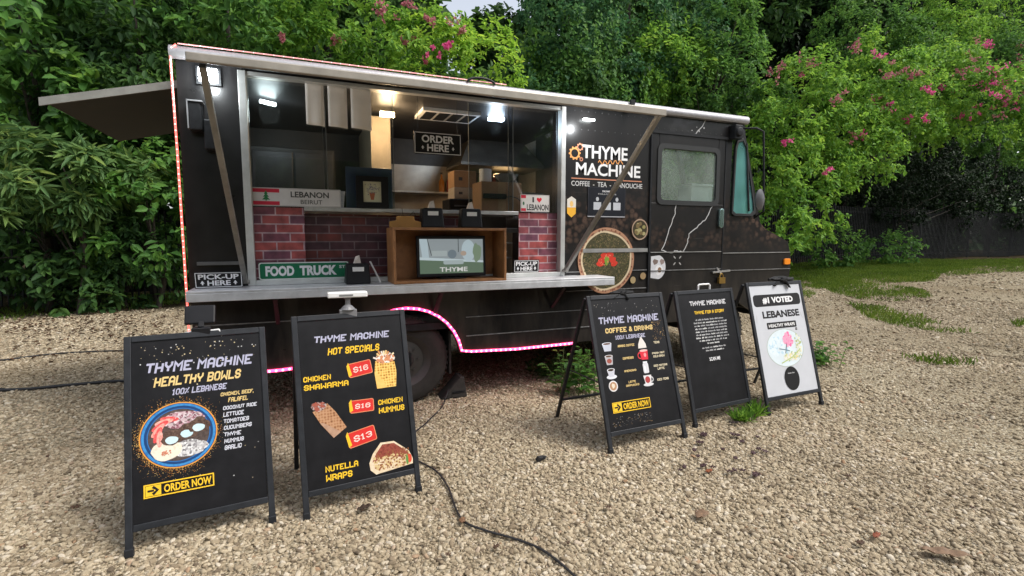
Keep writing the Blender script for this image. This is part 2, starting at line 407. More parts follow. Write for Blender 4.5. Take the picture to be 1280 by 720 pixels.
class Art:
    """Flat printed artwork: u to the right, v up, in metres; each layer stands a hair proud of the one below."""
    def __init__(s, W, H, base=None, step=.00008):
        s.mb = MB(); s.mats = []; s.lay = 0; s.W, s.H, s.step = W, H, step
        if base: s.poly([(0, 0), (W, 0), (W, H), (0, H)], base)
    def mi(s, m):
        if not isinstance(m, bpy.types.Material): m = ink(m)
        if m not in s.mats: s.mats.append(m)
        return s.mats.index(m)
    def up(s): s.lay += 1; return s
    def raw(s, vs, fs, m, lay=None):
        z = -(s.lay if lay is None else lay) * s.step
        s.mb.add([(x, z, y) for x, y in vs], fs, s.mi(m))
    def poly(s, pts, m): s.up(); s.raw(pts, [tuple(range(len(pts)))], m)
    def rect(s, x0, y0, x1, y1, m): s.poly([(x0, y0), (x1, y0), (x1, y1), (x0, y1)], m)
    def ell(s, cx, cy, rx, ry, m, n=28, a0=0, wob=0, seed=1, rot=0):
        r = random.Random(seed); ph = [r.uniform(0, 6) for _ in range(3)]
        pts = []
        for k in range(n):
            t = 2 * math.pi * k / n; q = 1 + wob * (math.sin(3 * t + ph[0]) + .6 * math.sin(5 * t + ph[1]) + .4 * math.sin(9 * t + ph[2]))
            x, y = rx * math.cos(t) * q, ry * math.sin(t) * q
            pts.append((cx + x * math.cos(rot) - y * math.sin(rot), cy + x * math.sin(rot) + y * math.cos(rot)))
        s.poly(pts, m)
    def ring(s, cx, cy, rx, ry, k, m, n=40):
        s.up(); vs = []
        for i in range(n):
            t = 2 * math.pi * i / n; c, q = math.cos(t), math.sin(t)
            vs += [(cx + rx * c, cy + ry * q), (cx + rx * k * c, cy + ry * k * q)]
        s.raw(vs, [(2 * i, 2 * ((i + 1) % n), 2 * ((i + 1) % n) + 1, 2 * i + 1) for i in range(n)], m)
    def line(s, pts, w, m):
        s.up(); P = [Vector(p) for p in pts]; vs = []
        for i in range(len(P)):
            d = (P[min(i + 1, len(P) - 1)] - P[max(i - 1, 0)]).normalized(); nn = Vector((-d.y, d.x)) * w / 2
            vs += [P[i] + nn, P[i] - nn]
        s.raw([(v.x, v.y) for v in vs], [(2 * i, 2 * i + 1, 2 * i + 3, 2 * i + 2) for i in range(len(P) - 1)], m)
    def frame(s, x0, y0, x1, y1, w, m):
        s.up(); s.raw([(x0, y0), (x1, y0), (x1, y1), (x0, y1), (x0 + w, y0 + w), (x1 - w, y0 + w), (x1 - w, y1 - w), (x0 + w, y1 - w)],
                      [(0, 1, 5, 4), (1, 2, 6, 5), (2, 3, 7, 6), (3, 0, 4, 7)], m)
    def dots(s, pts, m, rnd, r0, r1):
        s.up()
        for x, y in pts:
            r = rnd.uniform(r0, r1); a = rnd.uniform(0, 2)
            s.raw([(x + r * math.cos(a + k * 1.2566), y + r * math.sin(a + k * 1.2566)) for k in range(5)], [(0, 1, 2, 3, 4)], m, s.lay + rnd.random() * .9)
        s.up()
    def fit(s, parts, x0, y0, x1, y1, m, shear=0, rot=0):
        xs = [v[0] for p in parts for v in p[0]]; ys = [v[1] for p in parts for v in p[0]]
        ax, bx, ay, by = min(xs), max(xs), min(ys), max(ys); s.up()
        cx, cy = (x0 + x1) / 2, (y0 + y1) / 2
        for vs, fs, lv in parts:
            out = []
            for x, y in vs:
                X = x0 + (x - ax) / (bx - ax) * (x1 - x0); Y = y0 + (y - ay) / max(1e-6, by - ay) * (y1 - y0)
                X += shear * (Y - cy); dx, dy = X - cx, Y - cy
                out.append((cx + dx * math.cos(rot) - dy * math.sin(rot), cy + dx * math.sin(rot) + dy * math.cos(rot)))
            s.raw(out, fs, m, s.lay + lv * .35)
    def oct(s, t, x0, y0, x1, y1, m, shear=0, rot=0, w=1.15): s.fit(oct_shape(t, w), x0, y0, x1, y1, m, shear, rot)
    def sans(s, t, x0, y0, x1, y1, m, bold=.02, shear=0, rot=0):
        vs, fs = font_shape(t, bold); s.fit([(vs, fs, 0)], x0, y0, x1, y1, m, shear, rot)
    def build(s, name, parent, M=None):
        o = s.mb.build(name, s.mats, parent, fix=False)
        if M is not None: o.matrix_local = M
        return o
# ------------------------------------------------------------------ ground
def build_ground():
    xs = np.unique(np.concatenate([np.linspace(-60, -14, 12), np.linspace(-14, 60, 112), np.linspace(60, 900, 18), np.linspace(-900, -60, 16)]))
    ys = np.unique(np.concatenate([np.linspace(-60, -8, 10), np.linspace(-8, 24, 60), np.linspace(24, 900, 18), np.linspace(-900, -60, 10)]))
    vs = [(x, y, ground_h(x, y)) for y in ys for x in xs]; nx = len(xs)
    fs = [(j * nx + i, j * nx + i + 1, (j + 1) * nx + i + 1, (j + 1) * nx + i) for j in range(len(ys) - 1) for i in range(nx - 1)]
    m, nt, b = new_mat("gravel_bed")
    tc = N(nt, "ShaderNodeTexCoord")
    vo = N(nt, "ShaderNodeTexVoronoi", Scale=62.0); nt.links.new(tc.outputs['Object'], vo.inputs['Vector'])
    sep = N(nt, "ShaderNodeSeparateColor"); nt.links.new(vo.outputs['Color'], sep.inputs[0])
    c1 = ramp(nt, sep.outputs[0], [(0, (.16, .13, .09)), (.35, (.29, .24, .165)), (.7, (.39, .335, .24)), (1, (.50, .45, .36))])
    no = N(nt, "ShaderNodeTexNoise", Scale=.45, Detail=7.0, Roughness=.6); nt.links.new(tc.outputs['Object'], no.inputs['Vector'])
    mx = N(nt, "ShaderNodeMix", data_type='RGBA', blend_type='MULTIPLY'); mx.inputs[0].default_value = .75
    nt.links.new(c1, mx.inputs[6]); nt.links.new(ramp(nt, no.outputs[0], [(.35, (.62, .57, .50)), (.62, (1.0, 1.0, .98))]), mx.inputs[7])
    # earth and leaf mould towards the hedge line
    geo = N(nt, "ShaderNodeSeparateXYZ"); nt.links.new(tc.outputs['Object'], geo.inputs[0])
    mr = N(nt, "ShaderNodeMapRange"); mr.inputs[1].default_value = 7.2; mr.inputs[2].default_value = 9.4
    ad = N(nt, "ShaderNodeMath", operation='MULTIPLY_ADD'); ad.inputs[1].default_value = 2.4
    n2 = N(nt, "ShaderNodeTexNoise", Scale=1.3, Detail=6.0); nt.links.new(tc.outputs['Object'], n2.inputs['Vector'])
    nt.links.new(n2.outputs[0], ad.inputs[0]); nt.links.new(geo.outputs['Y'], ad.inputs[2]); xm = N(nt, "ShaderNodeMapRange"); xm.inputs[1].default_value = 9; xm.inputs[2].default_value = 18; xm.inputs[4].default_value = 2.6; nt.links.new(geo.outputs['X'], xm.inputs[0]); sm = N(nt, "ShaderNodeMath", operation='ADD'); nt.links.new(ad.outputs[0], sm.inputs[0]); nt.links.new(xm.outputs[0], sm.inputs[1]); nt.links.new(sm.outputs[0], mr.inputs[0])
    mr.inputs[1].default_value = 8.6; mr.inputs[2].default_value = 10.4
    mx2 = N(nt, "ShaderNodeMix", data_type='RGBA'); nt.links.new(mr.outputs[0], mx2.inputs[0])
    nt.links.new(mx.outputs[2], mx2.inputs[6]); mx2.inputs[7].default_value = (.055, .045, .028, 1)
    nt.links.new(mx2.outputs[2], b.inputs['Base Color']); b.inputs['Roughness'].default_value = .95; b.inputs['Specular IOR Level'].default_value = .0
    bp = N(nt, "ShaderNodeBump", Strength=.9, Distance=.02); bp.invert = True
    nt.links.new(vo.outputs['Distance'], bp.inputs['Height']); nt.links.new(bp.outputs[0], b.inputs['Normal'])
    mb = MB(); mb.add(vs, fs); o = mb.build("ground", m, smooth='all', fix=False)
    tag(o, kind="structure")

def build_pebbles():
    rng = np.random.default_rng(5)
    m, nt, b = new_mat("limestone_pebbles")
    oi = N(nt, "ShaderNodeObjectInfo"); tc = N(nt, "ShaderNodeTexCoord")
    c = ramp(nt, oi.outputs['Random'], [(0, (.14, .112, .082)), (.10, (.27, .22, .155)), (.35, (.37, .31, .22)), (.65, (.44, .378, .275)), (.88, (.51, .45, .345)), (.96, (.60, .55, .46)), (1, (.32, .21, .13))])
    no = N(nt, "ShaderNodeTexNoise", Scale=1.2, Detail=4.0); nt.links.new(tc.outputs['Object'], no.inputs['Vector'])
    mx = N(nt, "ShaderNodeMix", data_type='RGBA', blend_type='MULTIPLY'); mx.inputs[0].default_value = .7
    nt.links.new(c, mx.inputs[6]); nt.links.new(ramp(nt, no.outputs[0], [(.3, (.68, .64, .58)), (.7, (1.1, 1.08, 1.05))]), mx.inputs[7])
    # patches of damp, greyer stones
    n3 = N(nt, "ShaderNodeTexNoise", Scale=.5, Detail=5.0); nt.links.new(oi.outputs['Location'], n3.inputs['Vector'])
    mx3 = N(nt, "ShaderNodeMix", data_type='RGBA', blend_type='MULTIPLY'); mx3.inputs[0].default_value = .8
    nt.links.new(mx.outputs[2], mx3.inputs[6]); nt.links.new(ramp(nt, n3.outputs[0], [(.34, (.52, .50, .47)), (.46, (.82, .80, .78)), (.62, (1.04, 1.03, 1.02))]), mx3.inputs[7])
    nt.links.new(mx3.outputs[2], b.inputs['Base Color']); b.inputs['Roughness'].default_value = .9; b.inputs['Specular IOR Level'].default_value = .15
    srcs = []
    for k in range(6):
        bm = bmesh.new(); bmesh.ops.create_icosphere(bm, subdivisions=2, radius=1)
        r = random.Random(k); cuts = [(Vector((r.gauss(0, 1), r.gauss(0, 1), r.gauss(0, 1))).normalized(), r.uniform(.5, .8)) for _ in range(7)]
        for v in bm.verts:
            p = v.co.copy()
            for nrm, d in cuts:
                q = p.dot(nrm)
                if q > d: p -= nrm * (q - d) * .85
            v.co = Vector((p.x * (1.15 + .1 * (k % 3)), p.y * .9, p.z * .62))
        me = bpy.data.meshes.new("pebble_shape"); bm.to_mesh(me); bm.free(); me.materials.append(m)
        me.polygons.foreach_set('use_smooth', [True] * len(me.polygons))
        srcs.append(bpy.data.objects.new("pebble_shape", me))
    P = []; R = []
    def scatter(n, r0, r1, s0, s1, a0=-62, a1=62):
        rr = np.sqrt(rng.uniform(r0 * r0, r1 * r1, n)); aa = np.radians(rng.uniform(a0, a1, n) + math.degrees(YAW))
        x = CAM.x + rr * np.sin(aa); y = CAM.y + rr * np.cos(aa)
        P.append(np.stack([x, y], 1)); R.append(np.clip(rng.lognormal(math.log((s0 + s1) / 2) - .06, .42, n), s0 * .5, s1 * 1.7))
    scatter(130000, 1.6, 4.8, .0066, .0115)
    scatter(120000, 4.2, 9.2, .0078, .0135)
    scatter(120000, 8.0, 15, .0095, .0165)
    scatter(40000, 14, 30, .016, .028, -30, 55)
    P = np.concatenate(P); R = np.concatenate(R)
    xs_ = np.clip((P[:, 0] - 9) / 9, 0, 1); worn = np.sin(P[:, 0] * .8 + 1.2 * np.sin(P[:, 1] * .9)) * np.sin(P[:, 1] * 1.1 + .5) + .5 * np.sin(P[:, 0] * 2.3 + P[:, 1] * 1.7); keep = (P[:, 1] < 7.9 - 1.8 * xs_ + rng.uniform(-1.2, .8, len(P))) & ~((worn > .25) & (rng.random(len(P)) < .62) & (P[:, 0] > 1.5 + rng.uniform(-1, 1, len(P)))); P = P[keep]; R = R[keep]
    z = np.array([ground_h(x, y) for x, y in P]) + R * rng.uniform(-.18, .42, len(P))
    me = bpy.data.meshes.new("gravel"); me.vertices.add(len(P))
    me.vertices.foreach_set('co', np.concatenate([P, z[:, None]], 1).astype(np.float32).ravel())
    a = me.attributes.new('size', 'FLOAT', 'POINT'); a.data.foreach_set('value', R.astype(np.float32))
    rot = np.stack([rng.normal(0, .35, len(P)), rng.normal(0, .35, len(P)), rng.uniform(0, 6.28, len(P))], 1).astype(np.float32)
    a = me.attributes.new('spin', 'FLOAT_VECTOR', 'POINT'); a.data.foreach_set('vector', rot.ravel())
    a = me.attributes.new('pick', 'INT', 'POINT'); a.data.foreach_set('value', rng.integers(0, 6, len(P)).astype(np.int32))
    o = bpy.data.objects.new("gravel", me); COL.objects.link(o); me.materials.append(m)
    ng = bpy.data.node_groups.new("pebble_scatter", 'GeometryNodeTree')
    ng.interface.new_socket("Geometry", in_out='INPUT', socket_type='NodeSocketGeometry')
    ng.interface.new_socket("Geometry", in_out='OUTPUT', socket_type='NodeSocketGeometry')
    gi = ng.nodes.new('NodeGroupInput'); go = ng.nodes.new('NodeGroupOutput')
    mp = ng.nodes.new('GeometryNodeMeshToPoints'); ip = ng.nodes.new('GeometryNodeInstanceOnPoints'); gt = ng.nodes.new('GeometryNodeGeometryToInstance')
    for s in reversed(srcs):
        q = ng.nodes.new('GeometryNodeObjectInfo'); q.inputs['Object'].default_value = s
        ng.links.new(q.outputs['Geometry'], gt.inputs[0])
    def attr(nm, ty):
        q = ng.nodes.new('GeometryNodeInputNamedAttribute'); q.data_type = ty; q.inputs[0].default_value = nm; return q.outputs[0]
    ng.links.new(gi.outputs[0], mp.inputs[0]); ng.links.new(mp.outputs[0], ip.inputs['Points']); ng.links.new(gt.outputs[0], ip.inputs['Instance'])
    ip.inputs['Pick Instance'].default_value = True
    ng.links.new(attr('pick', 'INT'), ip.inputs['Instance Index']); ng.links.new(attr('spin', 'FLOAT_VECTOR'), ip.inputs['Rotation']); ng.links.new(attr('size', 'FLOAT'), ip.inputs['Scale'])
    ng.links.new(ip.outputs[0], go.inputs[0])
    md = o.modifiers.new("scatter", 'NODES'); md.node_group = ng
    tag(o, "coarse beige limestone gravel covering the parking lot", "gravel", kind="stuff")
build_ground()
build_pebbles()

# ------------------------------------------------------------------ the food truck
TW = 2.3                                   # body width
truck = empty("food_truck", (0, 0, 0), "black step van food truck with its serving hatch propped open and lights on", "food truck")
def part(mb, name, m, parent=None, **k): return mb.build(name, m, parent or truck, **k)

def arch(cx, r, z0, n=14, cz=.40):
    a0 = math.asin((z0 - cz) / r)
    return [(cx - r * math.cos(a0 + (math.pi - 2 * a0) * i / n), cz + r * math.sin(a0 + (math.pi - 2 * a0) * i / n)) for i in range(n + 1)]
AR = arch(1.64, .50, .47); AF = arch(5.40, .50, .47)
def side_panels(y0, y1):
    m = MB()
    low = [(0, .47)] + AR + [(3.23, .47), (3.23, 1.165), (.40, 1.165), (0, 1.165)]
    m.prism(low, y0, y1)
    m.prism([(0, 1.1655), (.40, 1.1655), (.40, 2.86), (0, 2.86)], y0, y1)
    m.prism([(.4005, 2.815), (3.2295, 2.815), (3.2295, 2.86), (.4005, 2.86)], y0, y1)
    return m
part(side_panels(0, .035), "serving_side_panel", BLACK)
m = MB(); m.prism([(3.2305, .47), (4.27, .47), (4.27, 2.86), (3.2305, 2.86)], 0, .035)
RIV = mat("rivet_heads", (.07, .07, .072), .4, .3); rn = random.Random(2)
def rivets(m, x0, x1, z0, z1, y, n=24):
    for k in range(n):
        x, z = x0 + (x1 - x0) * ((k % (n // 2)) + .5) / (n // 2), z0 if k < n // 2 else z1
        m.lathe([(0, -.003), (.004, -.0025), (.006, -.0003)], (x, y, z), 'Y', 8, 1)
rivets(m, 3.3, 4.25, 2.62, 2.80, 0); part(m, "printed_side_panel", [BEANS, RIV])
# cab side with hole for the window: pieces round the window
WX0, WX1, WZ0, WZ1 = 4.37, 5.20, 1.925, 2.535
def cab_door(y0, y1):
    m = MB()
    m.prism([(4.285, .60), (4.89, .60), (5.30, .95), (5.30, WZ0), (4.285, WZ0)], y0, y1)
    m.prism([(4.285, WZ0 + .0005), (WX0, WZ0 + .0005), (WX0, 2.66), (4.285, 2.66)], y0, y1)
    m.prism([(WX1, WZ0 + .0005), (5.30, WZ0 + .0005), (5.30, 2.66), (WX1, 2.66)], y0, y1)
    m.prism([(WX0 + .0005, WZ1), (WX1 - .0005, WZ1), (WX1 - .0005, 2.66), (WX0 + .0005, 2.66)], y0, y1)
    return m
door = part(cab_door(-.012, .03), "sliding_cab_door", BEANS, bevel=.006)
def rrect(x0, z0, x1, z1, r, n=6):
    pts = []
    for cx, cz, a in ((x1 - r, z1 - r, 0), (x0 + r, z1 - r, 90), (x0 + r, z0 + r, 180), (x1 - r, z0 + r, 270)):
        for i in range(n + 1):
            t = math.radians(a + 90 * i / n); pts.append((cx + r * math.cos(t), cz + r * math.sin(t)))
    return pts
def ring_prism(o, i, y0, y1, mi=0, mb=None):
    mb = mb or MB(); n = len(o)
    vs = [(x, y0, z) for x, z in o] + [(x, y0, z) for x, z in i] + [(x, y1, z) for x, z in o] + [(x, y1, z) for x, z in i]
    fs = []
    for k in range(n):
        k2 = (k + 1) % n
        fs += [(k, k2, n + k2, n + k), (2 * n + k, 3 * n + k, 3 * n + k2, 2 * n + k2), (k, 2 * n + k, 2 * n + k2, k2), (n + k, n + k2, 3 * n + k2, 3 * n + k)]
    return mb.add(vs, fs, mi)
wf = part(ring_prism(rrect(WX0 - .02, WZ0 - .02, WX1 + .02, WZ1 + .02, .07), rrect(WX0 + .03, WZ0 + .03, WX1 - .03, WZ1 - .03, .05), -.022, .02), "window_frame", TEAL_RUB, door)
q = rrect(WX0 + .025, WZ0 + .025, WX1 - .025, WZ1 - .025, .05); m = MB(); m.add([(x, -.004, z) for x, z in q], [tuple(range(len(q)))]); part(m, "window_pane", GLASSCAB, door)
m = MB(); m.prism(rrect(5.225, 1.66, 5.285, 1.88, .028), -.045, -.013); h = part(m, "door_handle", mat("chrome_teal", (.35, .50, .48), .2, .8), door, bevel=.006)
# front quarter
m = MB()
m.prism([(5.3105, .95), (5.40 + .5, .62), (6.30, .62), (6.42, .75), (6.46, 1.30), (6.39, 1.50), (5.98, 1.665), (5.905, 1.73), (5.3105, 1.73)], 0, .035)
m.prism([(5.3105, 1.7305), (5.41, 1.7305), (5.41, 2.86), (5.3105, 2.86)], 0, .035)
m.prism([(5.4105, 2.72), (5.61, 2.72), (5.585, 2.86), (5.4105, 2.86)], 0, .035)
m.prism([(5.4105, 1.7305), (5.905, 1.7305), (5.885, 1.80), (5.4105, 1.80)], 0, .035)
m.prism([(5.83, 1.8005), (5.885, 1.8005), (5.61, 2.7195), (5.565, 2.7195)], 0, .035)
part(m, "front_quarter_panel", BEANS)
m = MB(); m.prism([(4.2705, 2.67), (5.31, 2.67), (5.31, 2.86), (4.2705, 2.86)], 0, .035); rivets(m, 4.32, 5.28, 2.71, 2.83, 0); part(m, "door_header", [BLACK, RIV])
for q in (((4.272, -.024, 2.655), (5.33, -.001, 2.685)), ((4.262, -.018, .6), (4.284, -.0005, 2.65)), ((5.302, -.016, .95), (5.318, -.0005, 2.65))): m = MB(); m.box(*q); part(m, "door_rail", BLACKM)
# quarter window (tapering, rounded)
qo = [(5.43, 1.83), (5.48, 1.80), (5.76, 1.80), (5.81, 1.84), (5.80, 1.92), (5.615, 2.62), (5.56, 2.70), (5.48, 2.68), (5.45, 2.58)]
cx = sum(p[0] for p in qo) / 9; cz = sum(p[1] for p in qo) / 9
qi = [(cx + (x - cx) * .84, cz + (z - cz) * .92) for x, z in qo]
part(ring_prism(qo, qi, -.015, .02), "quarter_window_gasket", TEAL_RUB, bevel=.004)
m = MB(); m.add([(cx + (x - cx) * .88, -.002, cz + (z - cz) * .95) for x, z in qo], [tuple(range(9))]); part(m, "quarter_window_pane", GLASSTEAL)
m = MB(); m.bar((5.62, -.012, 2.64), (5.70, -.012, 1.86), .018, .012); part(m, "window_divider", TEAL_RUB)
# far side, rear, front, floor, roof, inner lining
m = MB(); m.prism([(0, .47)] + AR + [(3.3, .47), (4.89, .60), (5.9, .62), (6.30, .62), (6.42, .75), (6.46, 1.30), (6.39, 1.50), (5.98, 1.665), (5.92, 1.80), (0, 1.80)], TW - .035, TW)
m.prism([(0, 1.8005), (4.3, 1.8005), (4.3, 2.86), (0, 2.86)], TW - .035, TW); m.prism([(4.3005, 2.6), (5.6, 2.6), (5.6, 2.86), (4.3005, 2.86)], TW - .035, TW); m.prism([(5.25, 1.8005), (5.40, 1.8005), (5.40, 2.5995), (5.25, 2.5995)], TW - .035, TW)
part(m, "far_side_panel", BLACK)
m = MB(); m.box((0, .0355, .47), (.035, TW - .0355, 2.86)); m.box((-.03, .08, .40), (-.002, TW - .08, .56)); part(m, "rear_panel", BLACK)
m = MB(); m.box((.036, .036, .70), (5.3, TW - .036, .76)); part(m, "floor_pan", BLACKM)
m = MB(); m.box((.2, .75, .50), (6.2, .87, .66)); m.box((.2, TW - .87, .50), (6.2, TW - .75, .66)); m.box((1.58, .1, .36), (1.70, TW - .1, .48)); m.box((5.34, .1, .36), (5.46, TW - .1, .48)); m.box((2.4, .6, .38), (3.6, 1.0, .60)); part(m, "chassis", BLACKM)
def xprism(poly, x0, x1): # polygon in YZ along X
    m = MB(); n = len(poly)
    vs = [(x0, y, z) for y, z in poly] + [(x1, y, z) for y, z in poly]
    return m.add(vs, [tuple(range(n)), tuple(reversed(range(n, 2 * n)))] + [(i, (i + 1) % n, (i + 1) % n + n, i + n) for i in range(n)])
crown_ = [(-.01 + TW * i / 12 + .02 * i / 12, 2.8805 + .07 * math.sin(math.pi * i / 12)) for i in range(13)]
part(xprism([(-.01, 2.861)] + crown_ + [(TW + .01, 2.861)], -.01, 5.60), "roof", ALU)
prof = [(-.012, 2.845), (-.045, 2.852), (-.058, 2.875), (-.055, 2.905), (-.035, 2.932), (.005, 2.945), (.03, 2.93), (.03, 2.915), (-.0105, 2.90)]
tr_ = part(xprism(prof, -.03, 5.60), "roof_edge_trim", mat("bright_trim", (.36, .355, .37), .42, .5, var=.12, scale=30, bump=.12, bscale=70), smooth=True)
m = MB(); m.box((3.95, -.075, 2.84), (4.0, -.05, 2.95)); part(m, "roof_clip", BLACKM)
m = MB(); m.tube([(2.35 + .13 * math.cos(t), -.05, 2.93 + .045 * math.sin(t)) for t in [math.pi * i / 8 for i in range(9)]], .011); part(m, "roof_handle", BLACKM)
# front face + hood
m = MB()
yz = (.036, TW - .036)
m.add([(5.60, yz[0], 2.86), (5.60, yz[1], 2.86), (5.905, yz[1], 1.73), (5.905, yz[0], 1.73), (5.57, yz[0], 2.86), (5.57, yz[1], 2.86), (5.87, yz[1], 1.73), (5.87, yz[0], 1.73)], [(0, 1, 2, 3), (4, 7, 6, 5), (0, 4, 5, 1), (3, 2, 6, 7)])
part(m, "windshield", CLEAR)
m = MB(); m.box((4.302, TW - .02, 1.80), (5.248, TW - .015, 2.60)); part(m, "far_window_pane", CLEAR)
for a in (.036, TW / 2 - .03, TW - .096):
    m = MB(); m.add([(5.607, a, 2.86), (5.607, a + .06, 2.86), (5.912, a + .06, 1.73), (5.912, a, 1.73), (5.56, a, 2.86), (5.56, a + .06, 2.86), (5.86, a + .06, 1.73), (5.86, a, 1.73)], [(0, 1, 2, 3), (4, 7, 6, 5), (0, 4, 5, 1), (3, 2, 6, 7), (0, 3, 7, 4), (1, 5, 6, 2)])
    part(m, "windshield_pillar", BLACKM)
m = MB(); hp = [(5.905, 1.73), (5.98, 1.668), (6.39, 1.503), (6.46, 1.30), (6.42, .75), (6.30, .62), (6.2, .62), (6.2, 1.2), (5.8, 1.6)]
m.prism(hp, .0355, TW - .0355); part(m, "hood", BEANS, bevel=.012)
m = MB(); m.box((6.44, .5, .85), (6.475, TW - .5, 1.22)); [m.box((6.476, .55, .88 + .06 * k), (6.485, TW - .55, .90 + .06 * k)) for k in range(6)]; part(m, "front_grille", BLACKM)
m = MB(); m.box((6.44, -.02, .50), (6.58, TW + .02, .70)); part(m, "front_bumper", BLACKM, bevel=.02)
for y in (.24, TW - .24):
    m = MB(); m.lathe([(.0, .05), (.06, .045), (.095, .02), (.10, 0)], (6.45, y, 1.08), 'X'); part(m, "headlight", mat("lamp_glass", (.75, .77, .78), .08), smooth=True)
m = MB(); m.prism(rrect(6.325, 1.215, 6.43, 1.29, .02), -.022, -.0005); part(m, "marker_light", AMBER, bevel=.006)
# rub rails and skirt lines (bright worn edges)
RAILM = mat("worn_rail", (.22, .22, .22), .4, .3, var=.4, scale=20)
m = MB()
m.box((3.45, -.016, 1.395), (4.25, -.0005, 1.435)); part(m, "rub_rail", ALU)
for q in (((4.29, -.020, 1.385), (5.29, -.0125, 1.393)), ((5.33, -.008, 1.365), (6.43, -.0005, 1.373))): m = MB(); m.box(*q); part(m, "rub_rail", ALU)
m = MB()
for q in (((3.26, -.010, 1.195), (4.25, -.0005, 1.203)), ((4.29, -.021, 1.185), (5.29, -.0125, 1.193)), ((5.33, -.010, 1.16), (6.45, -.0005, 1.168)), ((3.26, -.010, 1.00), (4.25, -.0005, 1.008)), ((.02, -.008, .86), (1.1, -.0005, .868)), ((2.2, -.008, .80), (4.25, -.0005, .806)), ((2.2, -.010, .62), (4.25, -.0005, .628))):
    m = MB(); m.box(*q); part(m, "seam_rail", RAILM)
# latch and padlock on the door's foot
m = MB(); m.bar((5.16, -.03, 1.15), (5.42, -.03, 1.165), .02, .02); m.bar((5.22, -.03, 1.20), (5.30, -.03, 1.12), .018, .018); lt = part(m, "door_latch", ALU)
m = MB(); m.box((5.235, -.065, 1.02), (5.325, -.03, 1.09)); m.tube([(5.255 + .025 - .025 * math.cos(t), -.047, 1.09 + .045 * math.sin(t)) for t in [math.pi * i / 8 for i in range(9)]], .007); part(m, "padlock", mat("brass", (.42, .27, .08), .35, .8), lt)
# mirrors and drip lamps by the front post
m = MB(); m.tube([(5.50, -.01, 2.80), (5.60, -.16, 2.78), (5.66, -.20, 2.74), (5.70, -.2, 2.2), (5.72, -.20, 1.85), (5.78, -.02, 1.78)], .012); arm = part(m, "mirror_arm", BLACKM, smooth=True)
m = MB(); m.lathe([(0, -.02), (.05, -.018), (.085, 0), (.08, .02), (.05, .035), (0, .04)], (0, 0, 0), 'Y', 24)
mi_ = part(m, "round_mirror", mat("mirror_back", (.10, .10, .105), .35, .4), arm, smooth=True); mi_.location = (5.66, -.2, 1.98); mi_.scale = (.85, 1, 1.45)
m = MB(); m.box((5.36, -.09, 2.66), (5.47, -.001, 2.82)); m.lathe([(0, -.03), (.05, -.025), (.055, 0)], (5.41, -.09, 2.74), 'Y', 16); part(m, "side_lamp_housing", BLACKM, bevel=.01)
# hatch: hinged on the roof edge, nearly level with the photographer's eye
HX0, HX1, HL = .345, 3.225, 1.45
m = MB(); zo, zi, th = 2.436, 2.855, .036
v = [(HX0, -.06, zi - th), (HX1, -.06, zi - th), (HX1, -.06, zi + .022), (HX0, -.06, zi + .022), (HX0, -HL, zo - .018), (HX1, -HL, zo - .020), (HX1, -HL, zo + .030), (HX0, -HL, zo + .018)]
m.add(v, [(0, 1, 2, 3), (4, 7, 6, 5), (0, 4, 5, 1), (3, 2, 6, 7), (0, 3, 7, 4), (1, 5, 6, 2)])
hatch = part(m, "serving_hatch", BLACKM)
m = MB(); m.add([(HX0 - .03, -HL - .004, zo - .022), (HX1 + .03, -HL - .004, zo - .025), (HX1 + .03, -HL - .004, zo + .026), (HX0 - .03, -HL - .004, zo + .022), (HX0 - .03, -HL - .03, zo - .022), (HX1 + .03, -HL - .03, zo - .025), (HX1 + .03, -HL - .03, zo + .026), (HX0 - .03, -HL - .03, zo + .022)], [(0, 1, 2, 3), (4, 7, 6, 5), (0, 4, 5, 1), (3, 2, 6, 7), (0, 3, 7, 4), (1, 5, 6, 2)])
part(m, "hatch_edge", TAN, hatch, bevel=.006)
for top, bot in (((.375, -1.40, 2.42), (.385, -.05, 1.20)), ((3.255, -1.40, 2.44), (3.225, -.05, 1.22))):
    m = MB(); m.bar(top, bot, .040, .032, up=(1, 0, 0)); m.lathe([(.0, -.03), (.016, -.03), (.016, .03), (0, .03)], bot, 'X', 10)
    part(m, "hatch_strut", ALUD, bevel=.004)
# window frame of the serving opening, with mullions and sliding panes
m = MB()
ox0, ox1, oz0, oz1 = .40, 3.23, 1.1655, 2.815
m.box((ox0 + .001, -.03, oz0 + .001), (ox0 + .055, .05, oz1 - .001)); m.box((ox1 - .05, -.03, oz0 + .001), (ox1 - .001, .05, oz1 - .001))
m.box((ox0 + .0555, -.028, oz0 + .001), (ox1 - .0505, .048, oz0 + .04)); m.box((ox0 + .0555, -.02, oz1 - .03), (ox1 - .0505, .048, oz1 - .001))
part(m, "serving_window_frame", mat("frame_aluminium", (.60, .61, .60), .4, .55, var=.12), bevel=.003)
for x0, x1, y in ((.46, 1.02, .056), (1.0, 1.57, .066), (2.26, 2.70, .056), (2.66, 3.175, .066)):
    m = MB(); m.box((x0, y, 1.80), (x1, y + .005, 2.78)); m.box((x0 - .003, y - .003, 1.80), (x0 - .0005, y + .008, 2.78), 1); m.box((x1 + .0005, y - .003, 1.80), (x1 + .005, y + .008, 2.78), 1); part(m, "sliding_pane", [GLASS, mat("pane_edging", (.20, .21, .21), .3, .4)])
